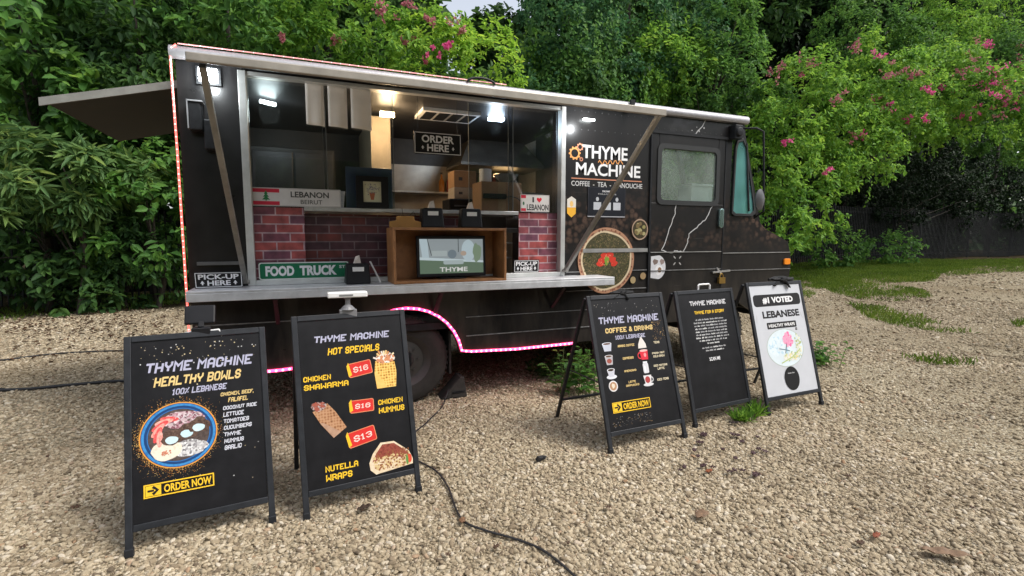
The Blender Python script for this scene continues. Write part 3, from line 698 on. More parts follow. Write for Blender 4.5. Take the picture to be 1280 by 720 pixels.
# brick-print panels under the panes
m = MB(); m.box((.456, .05, 1.205), (.83, .055, 1.79)); part(m, "brick_print_panel", BRICK)
m = MB(); m.box((2.76, .05, 1.205), (3.18, .055, 1.79)); part(m, "brick_print_panel", BRICK)
m = MB(); m.box((.8305, .16, 1.205), (2.33, .165, 1.75)); part(m, "brick_print_panel", BRICK_SHADE)
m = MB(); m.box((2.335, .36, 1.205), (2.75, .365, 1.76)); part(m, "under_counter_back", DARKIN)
m = MB(); m.box((.832, .04, 1.765), (2.755, .46, 1.80)); part(m, "inner_shelf", ALU, bevel=.004)
# outer counter
m = MB(); m.box((.03, -.32, 1.145), (3.63, -.001, 1.164)); m.box((.03, -.32, 1.085), (3.63, -.306, 1.1445)); m.box((.03, -.3055, 1.085), (.044, -.001, 1.1445)); m.box((3.616, -.3055, 1.085), (3.63, -.001, 1.1445))
ct = part(m, "serving_counter", mat("counter_aluminium", (.66, .67, .69), .4, .35, var=.14, scale=10), bevel=.004)
for x in (.6, 1.9, 3.1):
    m = MB(); m.bar((x, -.27, 1.08), (x, -.004, .85), .03, .02); m.bar((x, -.28, 1.078), (x, -.004, 1.078), .03, .012); part(m, "counter_bracket", BLACKM, ct)
# rear awning flap
m = MB(); m.add([(-.03, .3, 2.74), (-.885, .3, 2.525), (-.885, 1.9, 2.525), (-.03, 1.9, 2.74), (-.03, .3, 2.768), (-.885, .3, 2.55), (-.885, 1.9, 2.55), (-.03, 1.9, 2.768)], [(0, 3, 2, 1), (4, 5, 6, 7), (0, 1, 5, 4), (1, 2, 6, 5), (2, 3, 7, 6), (3, 0, 4, 7)])
fl = part(m, "rear_flap", mat("flap_underside", (.024, .020, .013), .7, 0, var=.5, scale=5))
m = MB(); m.add([(-.05, .285, 2.715), (-.91, .285, 2.495), (-.91, .2995, 2.495), (-.05, .2995, 2.715), (-.05, .285, 2.772), (-.91, .285, 2.552), (-.91, .2995, 2.552), (-.05, .2995, 2.772)], [(0, 3, 2, 1), (4, 5, 6, 7), (0, 1, 5, 4), (1, 2, 6, 5), (2, 3, 7, 6), (3, 0, 4, 7)])
part(m, "flap_edge", mat("flap_edging", (.27, .27, .245), .5, .3, var=.2), fl)
# wall fittings left of the hatch
m = MB(); m.box((.075, -.10, 2.33), (.16, -.001, 2.53)); m.box((.165, -.08, 2.20), (.24, -.001, 2.42)); d_ = part(m, "hose_reel", BLACKM, bevel=.01)
m = MB(); m.box((.07, -.108, 2.34), (.078, -.01, 2.54)); m.box((.07, -.108, 2.535), (.17, -.01, 2.545)); part(m, "reel_bracket", ALU, d_)
m = MB(); m.box((.06, -.03, 1.335), (.36, -.0005, 1.36)); part(m, "grab_bar", mat("grey_bar", (.16, .16, .165), .4, .5))
# interior shell
m = MB()
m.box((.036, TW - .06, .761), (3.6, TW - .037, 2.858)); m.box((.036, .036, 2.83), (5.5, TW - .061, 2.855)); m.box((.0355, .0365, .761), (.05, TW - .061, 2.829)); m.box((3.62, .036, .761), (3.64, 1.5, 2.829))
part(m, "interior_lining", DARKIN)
m = MB(); m.box((1.75, TW - .075, .95), (3.0, TW - .061, 2.5)); m.box((1.75, 1.6, .76), (3.55, 2.2, 1.60)); part(m, "steel_backsplash", STEEL)
m = MB(); m.box((.46, .50, 1.2), (2.3, .95, 1.55)); m.box((2.9, .55, .77), (3.55, 1.4, 1.60)); part(m, "work_table", STEEL)
m = MB(); m.box((1.50, 1.0, .77), (1.70, 2.2, 2.80)); part(m, "inner_partition", mat("partition_cream", (.45, .36, .25), .6))
m = MB(); m.box((1.95, .55, 2.795), (2.55, .95, 2.829)); [m.box((1.99 + .14 * k, .6, 2.790), (2.10 + .14 * k, .9, 2.7945), 1) for k in range(4)]; part(m, "ceiling_vent", [WHITEP, BLACKM])
m = MB(); m.box((4.4, 1.3, .77), (5.2, 2.0, 1.25)); m.box((4.4, 1.3, 1.25), (4.6, 1.9, 1.95)); m.blob((4.5, 1.0, 2.05), (.12, .2, .2), 0, 3); part(m, "driver_seat", mat("grey_vinyl", (.20, .21, .20), .6), smooth=True)
# lamps that are switched on
def lamp(name, mbx, em, pts, energy, color, size):
    o = part(mbx, name, em)
    for k, p in enumerate(pts):
        l = bpy.data.lights.new(name + "_light", 'POINT'); l.energy = energy; l.color = color; l.shadow_soft_size = size
        lo = bpy.data.objects.new(name + "_light", l); COL.objects.link(lo); lo.location = p; lo.parent = o
    return o
m = MB(); m.tube([(.50, .78, 2.79), (.62, .86, 2.79)], .018); lamp("tube_lamp", m, emit("tube_glow", (.85, 1, .95), 14), [(.56, .82, 2.70)], 3.5, (.85, 1, .95), .1)
m = MB(); m.box((1.555, .66, 2.73), (1.69, .70, 2.775)); lamp("warm_lamp", m, emit("warm_glow", (1, .72, .36), 22), [(1.62, .62, 2.66)], 11, (1, .70, .38), .06)
m = MB(); m.box((2.68, .62, 2.79), (2.84, .70, 2.82)); lamp("cool_lamp", m, emit("cool_glow", (.7, .86, 1), 16), [(2.76, .66, 2.70)], 5, (.7, .86, 1), .06)
m = MB(); m.box((3.02, 1.35, 2.30), (3.30, 1.45, 2.33)); lamp("hood_lamp", m, emit("amber_glow", (1, .62, .25), 5), [(3.15, 1.3, 2.22)], 2, (1, .6, .28), .08)
m = MB(); m.box((.15, -.06, 2.70), (.27, -.03, 2.79)); fl_ = lamp("flood_lamp", m, emit("flood_glow", (.93, 1, 1), 26), [(.21, -.16, 2.70)], 5, (.9, .97, 1), .05)
m = MB(); m.box((.13, -.0295, 2.68), (.29, -.001, 2.81)); part(m, "lamp_housing", BLACKM, fl_)
m = MB(); m.box((3.42, -.05, 2.705), (3.54, -.02, 2.722)); m2 = lamp("entry_lamp", m, emit("entry_glow", (.93, 1, 1), 9), [(3.40, -.20, 2.66)], 4, (.95, .98, 1), .05)
# wheels
def wheel(cx, y, sgn):
    w_ = MB(); R = .41
    w_.lathe([(.24, 0), (.30, -.012 * sgn), (.37, -.008 * sgn), (R - .01, .02 * sgn), (R, .05 * sgn), (R, .17 * sgn), (R - .01, .20 * sgn), (.36, .22 * sgn), (.24, .21 * sgn)], (cx, y, R), 'Y', 48)
    for k in range(48):
        t = 2 * math.pi * k / 48; c, s_ = math.cos(t), math.sin(t); a = R - .004
        p = Vector((cx + c * a, y + .11 * sgn, R + s_ * a)); w_.bar(p + Vector((0, -.09, 0)), p + Vector((0, .09, 0)), .022, .012, up=(c, 0, s_))
    t_ = part(w_, "tyre", RUBBER, smooth=True)
    r_ = MB(); r_.lathe([(0, .03 * sgn), (.07, .02 * sgn), (.09, .05 * sgn), (.18, .06 * sgn), (.21, .03 * sgn), (.245, .005 * sgn), (.245, .20 * sgn)], (cx, y, R), 'Y', 32)
    for k in range(8):
        t = 2 * math.pi * k / 8; r_.lathe([(0, -.012 * sgn), (.012, -.012 * sgn), (.012, .02 * sgn)], (cx + .13 * math.cos(t), y + .05 * sgn, R + .13 * math.sin(t)), 'Y', 6)
    part(r_, "rim", mat("dark_rim", (.085, .08, .075), .5, .4), t_, smooth=True)
for x in (1.64, 5.40):
    wheel(x, .09, 1); wheel(x, TW - .09, -1)
m = MB(); m.box((2.06, .1, .25), (2.08, .62, .66)); part(m, "mud_flap", RUBBER); m = MB(); m.box((1.15, .1, .25), (1.17, .62, .6)); part(m, "mud_flap", RUBBER)
m = MB()
for sc_ in ((1.64),): m.prism([(sc_ - .50, .47)] + arch(sc_, .56, .47) [1:-1] + [(sc_ + .5, .47)], .60, .63)
part(m, "wheel_well", BLACKM)

# printed graphics on the printed panel, door and quarter (thin vinyl on the metal)
def side_art(name, y, fn, parent=None, step=.00008):
    a = Art(1, 1, step=step); fn(a); a.mb.v = [(x, yy + y, z) for x, yy, z in a.mb.v]
    return a.build(name, parent or truck)
def P2(x, y): p = S(x, y); return (p.x, p.z)
WH = (.80, .80, .80); OR = (.80, .36, .12); YE = (.85, .52, .06); BK = (.012, .012, .013); RED = (.55, .03, .03); CREAM = (.62, .50, .33)
def logo(a):
    def word(t, x0, z0, x1, z1, b=.035): a.sans(t, x0, z0, x1, z1, WH, b)
    word("THYME", 3.43, 2.345, 3.975, 2.475, .022); word("MACHINE", 3.36, 2.175, 4.14, 2.30, .022)
    # brush script flourish and rust line
    pts = [(3.62 + .30 * i / 20, 2.31 + .022 * math.sin(i * 1.5) + .02 * i / 20) for i in range(21)]; a.line(pts, .010, OR)
    a.line([(3.31, 2.14), (4.16, 2.14)], .010, (.60, .26, .16))
    a.sans("COFFEE  -  TEA  -  MANOUCHE", 3.31, 2.065, 4.17, 2.115, (.62, .62, .62), .01)
    # gear
    def gear(cx, cz, r, r2, n, c):
        pts = []
        for k in range(n * 4):
            t = 2 * math.pi * k / (n * 4); q = r if k % 4 in (0, 1) else r * .80; pts.append((cx + q * math.cos(t), cz + q * math.sin(t)))
        a.poly(pts, c); a.ell(cx, cz, r2, r2, BK, 20)
    gear(3.345, 2.385, .068, .040, 10, OR); gear(3.405, 2.45, .040, .022, 8, (.60, .26, .16)); gear(3.42, 2.33, .022, .010, 7, (.60, .26, .16))
    # hexagon badge
    cx, cz = 3.315, 1.85
    a.poly([(cx - .05, cz - .06), (cx, cz - .10), (cx + .05, cz - .06), (cx + .05, cz + .08), (cx, cz + .11), (cx - .05, cz + .08)], (.74, .70, .64))
    a.poly([(cx - .05, cz - .06), (cx, cz - .10), (cx + .05, cz - .06), (cx + .05, cz), (cx - .05, cz)], (.85, .45, .05)); a.ell(cx, cz + .035, .02, .03, (.85, .55, .2), 14)
side_art("printed_logo", -.0005, logo)
def pizza(a):
    r = random.Random(4); cx, cz, R = 3.735, 1.31, .345
    a.ell(cx, cz, R, R, (.30, .15, .09), 48, wob=.006); a.ring(cx, cz, R * .99, R * .99, .93, (.42, .23, .14)); a.ell(cx, cz, R * .90, R * .90, CREAM, 48, wob=.02)
    a.ell(cx, cz, R * .84, R * .84, (.070, .062, .032), 48, wob=.02)
    pts = lambda n, k: [(cx + R * k * math.sqrt(r.random()) * math.cos(t), cz + R * k * math.sqrt(r.random()) * math.sin(t)) for t in [r.uniform(0, 6.3) for _ in range(n)]]
    a.dots(pts(380, .83), (.13, .11, .05), r, .004, .011); a.dots(pts(240, .83), (.23, .17, .09), r, .003, .007); a.dots(pts(200, .83), (.035, .045, .016), r, .004, .010)
    a.dots([(cx + R * .93 * math.cos(t), cz + R * .93 * math.sin(t)) for t in [r.uniform(0, 6.3) for _ in range(50)]], (.20, .08, .05), r, .006, .016)
    for k, (dx, dz) in enumerate(((-.06, .0), (.07, .01), (-.03, .05), (.04, .06), (.09, -.03), (-.08, -.03))): a.ell(cx + dx, cz + dz, .042, .033, (.62, .05, .03), 16, wob=.08, seed=k)
    a.ell(cx, cz, .028, .05, (.20, .32, .05), 14, wob=.1)
    a.dots([(cx + .1 * math.cos(t) * r.random(), cz + .06 * math.sin(t)) for t in [r.uniform(0, 6.3) for _ in range(22)]], (.75, .2, .12), r, .004, .009)
    # olives bowl
    cx, cz = 4.145, 1.635
    a.ell(cx, cz, .105, .112, (.40, .28, .20), 28); a.ell(cx, cz, .092, .098, (.05, .04, .02), 24)
    for _ in range(16):
        t, q = r.uniform(0, 6.3), .07 * math.sqrt(r.random()); a.ell(cx + q * math.cos(t), cz + q * math.sin(t), .022, .02, [(.28, .25, .10), (.38, .33, .16), (.18, .13, .06)][r.randrange(3)], 12)
    # hazelnuts
    a.ell(4.07, 1.095, .035, .038, (.36, .27, .14), 14); a.ell(4.20, 1.135, .038, .038, (.33, .23, .12), 14)
side_art("printed_food", -.011, pizza)
m = MB(); m.add([], []); 
def doorart(a):
    r = random.Random(9)
    GR = (.50, .50, .50)
    def crack(px, w=.010):
        pts = [P2(*p) for p in px]; out = []
        for i in range(len(pts) - 1):
            for k in range(4):
                t = k / 4; out.append((pts[i][0] * (1 - t) + pts[i + 1][0] * t + r.uniform(-.007, .007), pts[i][1] * (1 - t) + pts[i + 1][1] * t + r.uniform(-.007, .007)))
        a.line(out + [pts[-1]], w, GR)
    crack([(845, 255), (842, 270), (836, 285), (832, 300), (826, 313), (838, 316), (844, 313), (852, 315), (858, 306), (860, 293), (870, 284), (880, 275), (886, 266), (890, 256)])
    # plate of eggs half cut by the door edge
    cx, cz = 4.40, 1.225
    a.poly([(4.30, cz - .115)] + [(cx - .02 + .12 * math.cos(t), cz + .135 * math.sin(t)) for t in [math.radians(-75 + 150 * k / 20) for k in range(21)]] + [(4.30, cz + .12)], (.60, .60, .62))
    a.ell(4.41, cz - .03, .05, .055, (.75, .74, .74), 18, wob=.06); a.ell(4.42, cz - .03, .026, .03, (.25, .15, .09), 14)
    a.ell(4.36, cz + .06, .035, .03, (.20, .15, .13), 14, wob=.1); a.ell(4.45, cz + .06, .03, .03, (.28, .22, .2), 14, wob=.1)
    for k in range(4):
        t = math.radians(45 + 90 * k); a.ell(4.66 + .055 * math.cos(t), 1.295 + .05 * math.sin(t), .022, .008, (.35, .34, .33), 10, rot=t)
side_art("printed_outline", -.0122, doorart, door)
def crack2(a):
    pts = [P2(*p) for p in ((882, 150), (878, 158), (872, 164), (868, 170), (861, 174))]
    a.line(pts, .011, (.5, .5, .5)); a.dots([P2(862 + k * 3, 172 - (k * 37 % 14)) for k in range(7)], (.5, .5, .5), random.Random(1), .006, .012)
side_art("printed_crack", -.0006, crack2)
# ------------------------------------------------------------------ sandwich boards
BOARD = mat("poster_black", (.0085, .0085, .010), .45, var=.3, scale=9, spec=.2)
WPOST = mat("poster_white", (.52, .535, .57), .45, var=.04)
FRM = mat("sign_frame_black", (.016, .018, .022), .45, .0, var=.3, scale=16, spec=.35)
SILV = (.42, .42, .55); GOLD = (.72, .53, .22); YEL = (.80, .50, .03); WHT = (.78, .78, .80)
def a_frame(fl, fr, d, h, label, fn, board=BOARD, back=.33, lean_knob=None):
    fl, fr = Vector(fl), Vector(fr); W = (fr - fl).length; c = (fl + fr) / 2
    root = empty("sandwich_board", (c.x, c.y, .012), label, "sandwich board", "sandwich boards standing in front of the truck", math.atan2(fr.y - fl.y, fr.x - fl.x))
    L = math.hypot(d, h); s = Vector((0, d / L, h / L)); n = Vector((0, -h / L, d / L)); x = Vector((1, 0, 0)); w2 = W / 2
    t = .032
    for sg in (-1, 1):
        m = MB(); p = x * sg * (w2 - t / 2); m.bar(p, p + s * L, t, .022, up=n); m.bar(p - n * .004 - Vector((0, 0, .01)), p + s * .03, .038, .032, 0, up=n); m.build("front_leg", FRM, root, bevel=.004)
        m = MB(); q = x * sg * (w2 - t / 2 - .004) ; ap = s * L + Vector((0, .035, -.02)); m.bar(q + ap, q + Vector((0, d + .035 + back, 0)), t * .85, .02, up=n); m.build("rear_leg", FRM, root, bevel=.003)
        m = MB(); a_ = q + s * (L * .42) + Vector((0, .015, 0)); b_ = q + ap + (Vector((0, back, -h + .02))) * .58; m.bar(a_ - x * sg * .02, b_ - x * sg * .02, .014, .006, up=(0, 0, 1)); m.build("side_brace", FRM, root)
    iw = w2 - t - .0005
    for f in (.108, 1.0 - t / 2 / L): m = MB(); m.bar(-x * iw + s * L * f, x * iw + s * L * f, t, .022, up=n); m.build("cross_rail", FRM, root, bevel=.003)
    m = MB(); ap = Vector((0, d + .035 + back, 0)); top = s * L + Vector((0, .035, -.02)); q = ap.lerp(top, .16); m.bar(-x * iw + q, x * iw + q, .024, .016); m.build("rear_rail", FRM, root)
    b0, b1 = L * .10 + .022, L - t - .001; H = b1 - b0
    M = Matrix(((1, 0, 0, 0), (0, h / L, d / L, 0), (0, -d / L, h / L, 0), (0, 0, 0, 1)))
    o = -x * iw + s * b0 + n * .004
    M = Matrix.Translation(o) @ M
    m = MB(); m.box((0, .0005, 0), (2 * iw, .010, H)); bo = m.build("board", FRM, root); bo.matrix_local = M
    a = Art(2 * iw, H, board); a.rnd = random.Random(int(fl.x * 100))
    Wd = 2 * iw
    a.U = lambda u: u * Wd
    a.V = lambda v: (1 - v) * H
    a.O = lambda t_, u0, u1, v0, v1, c_, sh=0, rot=0, w=1.5: a.oct(t_, u0 * Wd, (1 - v1) * H, u1 * Wd, (1 - v0) * H, c_, sh, rot, w)
    a.Sn = lambda t_, u0, u1, v0, v1, c_, b=.02, sh=0, rot=0: a.sans(t_, u0 * Wd, (1 - v1) * H, u1 * Wd, (1 - v0) * H, c_, b, sh, rot)
    fn(a); a.build("poster", root, M)
    root['_apex'] = 0
    del root['_apex']
    return root, s * L
def stars(a, n, u0, u1, v0, v1, cols=((.5, .5, .5), (.6, .5, .3), (.3, .25, .18)), r0=.0012, r1=.004):
    for c in cols: a.dots([(a.U(a.rnd.uniform(u0, u1)), a.V(v0 + (v1 - v0) * a.rnd.random() ** 1.4)) for _ in range(n)], c, a.rnd, r0, r1)
def order_now(a, u0, u1, v0, v1):
    x0, x1, y0, y1 = a.U(u0), a.U(u1), a.V(v1), a.V(v0); h = y1 - y0; w = x1 - x0
    a.frame(x0, y0, x1, y1, .006, YEL); a.rect(x0 + .008, y0 + .008, x0 + w * .24, y1 - .008, YEL)
    cx, cy = x0 + w * .13, (y0 + y1) / 2; k = h * .28
    a.poly([(cx - k * 1.3, cy - k * .28), (cx + k * .2, cy - k * .28), (cx + k * .2, cy + k * .28), (cx - k * 1.3, cy + k * .28)], BK)
    a.line([(cx - k * .1, cy + k), (cx + k, cy), (cx - k * .1, cy - k)], k * .75, BK)
    a.sans("ORDER NOW", x0 + w * .28, y0 + h * .2, x1 - w * .04, y1 - h * .2, YEL, .03)
def blob_dots(a, n, cx, cy, rx, ry, cols, r0, r1, k=1):
    for c in cols:
        P = []
        for _ in range(n):
            t, q = a.rnd.uniform(0, 6.283), math.sqrt(a.rnd.random()) * k; P.append((cx + rx * q * math.cos(t), cy + ry * q * math.sin(t)))
        a.dots(P, c, a.rnd, r0, r1)
def bowls(a):
    U, V = a.U, a.V
    stars(a, 22, .05, .97, .03, .16); stars(a, 10, .05, .97, .9, .1)
    a.O("THYME MACHINE", .10, .93, .125, .195, SILV, .18); a.O("HEALTHY BOWLS", .16, .83, .215, .275, GOLD, .18); a.O("100% LEBANESE", .29, .71, .288, .33, SILV, .18)
    a.O("CHICKEN, BEEF,", .66, .93, .345, .372, GOLD, .15); a.O("FALAFEL", .72, .88, .382, .409, GOLD, .15)
    for k, (t, x1) in enumerate((("COCONUT RICE", .95), ("LETTUCE", .84), ("TOMATOES", .88), ("CUCUMBERS", .90), ("THYME", .81), ("HUMMUS", .83), ("GARLIC", .81))):
        v = .428 + .0385 * k; a.O(t, .675, x1, v, v + .026, (.60, .61, .68), .12)
    cx, cy, rx, ry = U(.335), V(.555), U(.28), U(.28) * .97
    for k in range(4): # sparks of the printed halo, richest at the lower left
        P = []
        while len(P) < 330:
            t = a.rnd.uniform(0, 6.283)
            if a.rnd.random() > .35 + .65 * max(0, math.cos(t - 3.9)): continue
            q = 1.0 + abs(a.rnd.gauss(0, .05 + .05 * k)); P.append((cx + rx * q * math.cos(t), cy + ry * q * math.sin(t)))
        a.dots(P, ((.80, .45, .10), (.55, .22, .04), (.62, .42, .16), (.30, .13, .04))[k], a.rnd, .0007, .0019)
    F = food_mat
    meat = F("food_meat", [(.03, .017, .013), (.10, .06, .045), (.19, .12, .09)], 90); rice = F("food_rice", [(.75, .75, .74), (.55, .54, .54), (.12, .11, .12), (.80, .80, .80)], 120, 'cell'); humm = F("food_hummus", [(.72, .62, .46), (.80, .72, .60), (.66, .50, .36)], 30)
    tom = F("food_tomato", [(.45, .03, .04), (.72, .09, .09), (.84, .26, .22)], 45); cab = F("food_cabbage", [(.16, .05, .07), (.40, .20, .24), (.70, .58, .60), (.10, .05, .05)], 95, 'cell'); egg = F("food_egg", [(.48, .66, .72), (.62, .78, .82)], 30)
    a.ring(cx, cy, rx * 1.035, ry * 1.035, .965, (.70, .30, .05)); a.ell(cx, cy, rx, ry, (.012, .05, .16), 48); a.ring(cx, cy, rx * .98, ry * .98, .93, F("bowl_rim", [(.02, .12, .34), (.05, .26, .58), (.02, .10, .30)], 14)); a.ring(cx, cy, rx * .84, ry * .84, .97, (.03, .15, .40))
    a.ell(cx, cy, rx * .81, ry * .81, F("food_base", [(.05, .035, .03), (.12, .09, .08)], 60), 40)
    a.ell(cx + rx * .12, cy + ry * .46, rx * .56, ry * .27, cab, 26, wob=.05, seed=3)
    a.ell(cx + rx * .28, cy - ry * .46, rx * .46, ry * .26, rice, 26, wob=.06, seed=4); a.ell(cx - rx * .34, cy - ry * .44, rx * .40, ry * .30, humm, 26, wob=.04)
    for k in range(6):
        t = math.radians(112 + 19 * k); a.ell(cx + rx * .50 * math.cos(t) - rx * .06, cy + ry * .42 * math.sin(t) + ry * .14, rx * .25, ry * .085, (tom, F("food_tomato_flesh", [(.70, .12, .11), (.86, .36, .30), (.90, .52, .44)], 60))[k % 2], 16, rot=t + 1.05); a.line([(cx + rx * .5 * math.cos(t) - rx * .06 + rx * .2 * (q - .5) * math.cos(t + 1.05), cy + ry * .42 * math.sin(t) + ry * .08 + rx * .2 * (q - .5) * math.sin(t + 1.05)) for q in (0, .5, 1)], .0018, (.35, .02, .03))
    for dx, dy in ((-.18, -.04), (.22, .10), (.54, .24)):
        a.ell(cx + rx * dx, cy + ry * (dy - .02), rx * .30, ry * .24, meat, 24, wob=.09, seed=int(dx * 90)); a.ell(cx + rx * (dx - .02), cy + ry * (dy - .10), rx * .17, ry * .12, egg, 20, wob=.04)
    blob_dots(a, 20, cx - rx * .34, cy - ry * .50, rx * .14, ry * .08, ((.55, .20, .12),), .0015, .005)
    for s0 in range(5): a.line([(cx + rx * (-.1 + .1 * s0 + .02 * i), cy + ry * (.52 + .05 * math.sin(i * .6 + s0) + .03 * (s0 % 3))) for i in range(14)], .0022, ((.75, .70, .72), (.6, .45, .5))[s0 % 2])
    order_now(a, .075, .585, .80, .872)
def wrap_cone(a, cx, cy, w, h, rot, body, tip):
    c, s_ = math.cos(rot), math.sin(rot); T = lambda x, y: (cx + x * c - y * s_, cy + x * s_ + y * c)
    a.poly([T(-w * .44, h * .40), T(-w * .52, 0), T(-w * .46, -h * .5), T(w * .44, -h * .5), T(w * .52, 0), T(w * .46, h * .34), T(w * .1, h * .30)], body)
    a.poly([T(-w * .46, -h * .5), T(-w * .51, h * .05), T(-w * .36, -h * .02), T(w * .05, -h * .5)], tip)
    return T
def specials(a):
    U, V = a.U, a.V
    a.O("THYME MACHINE", .14, .87, .095, .145, SILV, .16); a.O("HOT SPECIALS", .26, .76, .178, .222, YEL, .16)
    a.O("CHICKEN", .02, .27, .335, .372, YEL, .05); a.O("SHAWARMA", .02, .43, .384, .422, YEL, .05)
    a.O("CHICKEN", .70, .95, .535, .572, YEL, .05); a.O("HUMMUS", .70, .96, .584, .622, YEL, .05)
    a.O("NUTELLA", .16, .46, .875, .915, YEL, .03); a.O("WRAPS", .16, .40, .928, .968, YEL, .03)
    for t, u0, u1, v0, v1, rot in (("$16", .44, .66, .285, .365, .13), ("$16", .43, .65, .522, .592, -.02), ("$13", .385, .645, .70, .785, .17)):
        x0, x1, y0, y1 = U(u0), U(u1), V(v1), V(v0); cx, cy = (x0 + x1) / 2, (y0 + y1) / 2; c, s_ = math.cos(rot), math.sin(rot)
        R = lambda q: [(cx + (x - cx) * c - (y - cy) * s_, cy + (x - cx) * s_ + (y - cy) * c) for x, y in q]
        a.poly(R(rrect(x0 - .004, y0 - .004, x1 + .004, y1 + .004, .010, 3)), (.70, .25, .12)); a.poly(R(rrect(x0, y0, x1, y1, .008, 3)), (.60, .03, .025)); a.poly(R([(x0 - .006, y0 + .004), (x0 + .014, y0 + .012), (x0 + .006, y1 + .012), (x0 - .008, y1 - .008)]), YEL)
        a.oct(t, x0 + (x1 - x0) * .2, y0 + (y1 - y0) * .26, x1 - (x1 - x0) * .12, y1 - (y1 - y0) * .26, (.85, .62, .55), .1, rot)
    # wrap in a paper cone with filling on top
    cx, cy = U(.80), V(.355)
    for k in range(11):
        t = math.radians(20 + 140 * k / 10); r = .055 + .02 * a.rnd.random(); a.line([(cx, cy + .055), (cx + r * 1.0 * math.cos(t), cy + .06 + r * math.sin(t))], .010, ((.75, .50, .22), (.80, .66, .42), (.70, .62, .55), (.55, .25, .10))[k % 4])
    wrap_cone(a, cx, cy - .012, U(.215), .185, 0, food_mat('food_waffle', [(.13, .05, .01), (.30, .12, .02), (.66, .36, .07), (.84, .58, .18)], 62, 'waffle'), food_mat('food_wrapper', [(.74, .42, .10), (.84, .56, .18)], 20))
    blob_dots(a, 24, cx + .005, cy + .070, .058, .022, ((.75, .68, .60), (.35, .14, .08), (.80, .74, .68), (.60, .25, .12)), .005, .012)
    cx, cy = U(.22), V(.60)
    T = wrap_cone(a, cx, cy, U(.165), .215, .58, food_mat('food_toast', [(.07, .028, .012), (.17, .07, .03), (.36, .17, .08), (.48, .27, .15)], 62, 'waffle'), food_mat('food_paper', [(.34, .20, .13), (.50, .32, .22)], 30))
    fx, fy = T(0, .088); blob_dots(a, 26, fx, fy, .040, .022, ((.28, .18, .16), (.14, .08, .07), (.45, .36, .34), (.34, .09, .06)), .004, .009)
    # halved wrap with nuts
    x0, x1, y0, y1 = U(.57), U(.995), V(.985), V(.80)
    a.poly([(x0, y0 + .03), (x0 - .004, y0 + .07), (x0 + .02, y0 + .12), (x0 + .07, y1), (x0 + .15, y1 - .004), (x1 - .02, y0 + .10), (x1, y0 + .05), (x1 - .002, y0 + .02), (x0 + .03, y0 - .0)], food_mat('food_tortilla', [(.56, .40, .22), (.70, .57, .40), (.76, .66, .50)], 35))
    a.poly([(x0 + .014, y0 + .072), (x0 + .04, y0 + .118), (x0 + .08, y1 - .012), (x0 + .15, y1 - .016), (x1 - .03, y0 + .095), (x1 - .02, y0 + .06), (x0 + .1, y0 + .09)], food_mat('food_choc', [(.10, .02, .015), (.26, .06, .04), (.34, .10, .07)], 80))
    a.dots([(x0 + .02 + (x1 - x0 - .04) * a.rnd.random(), y0 + .02 + .075 * a.rnd.random()) for _ in range(170)], (.62, .46, .22), a.rnd, .003, .007); a.dots([(x0 + .03 + (x1 - x0 - .05) * a.rnd.random(), y0 + .02 + .10 * a.rnd.random()) for _ in range(120)], (.26, .10, .04), a.rnd, .003, .007)
    a.ell(x1 - .02, y0 + .055, .014, .026, (.60, .08, .04), 12); a.ell(x1 - .035, y0 + .05, .008, .03, (.12, .26, .06), 12)
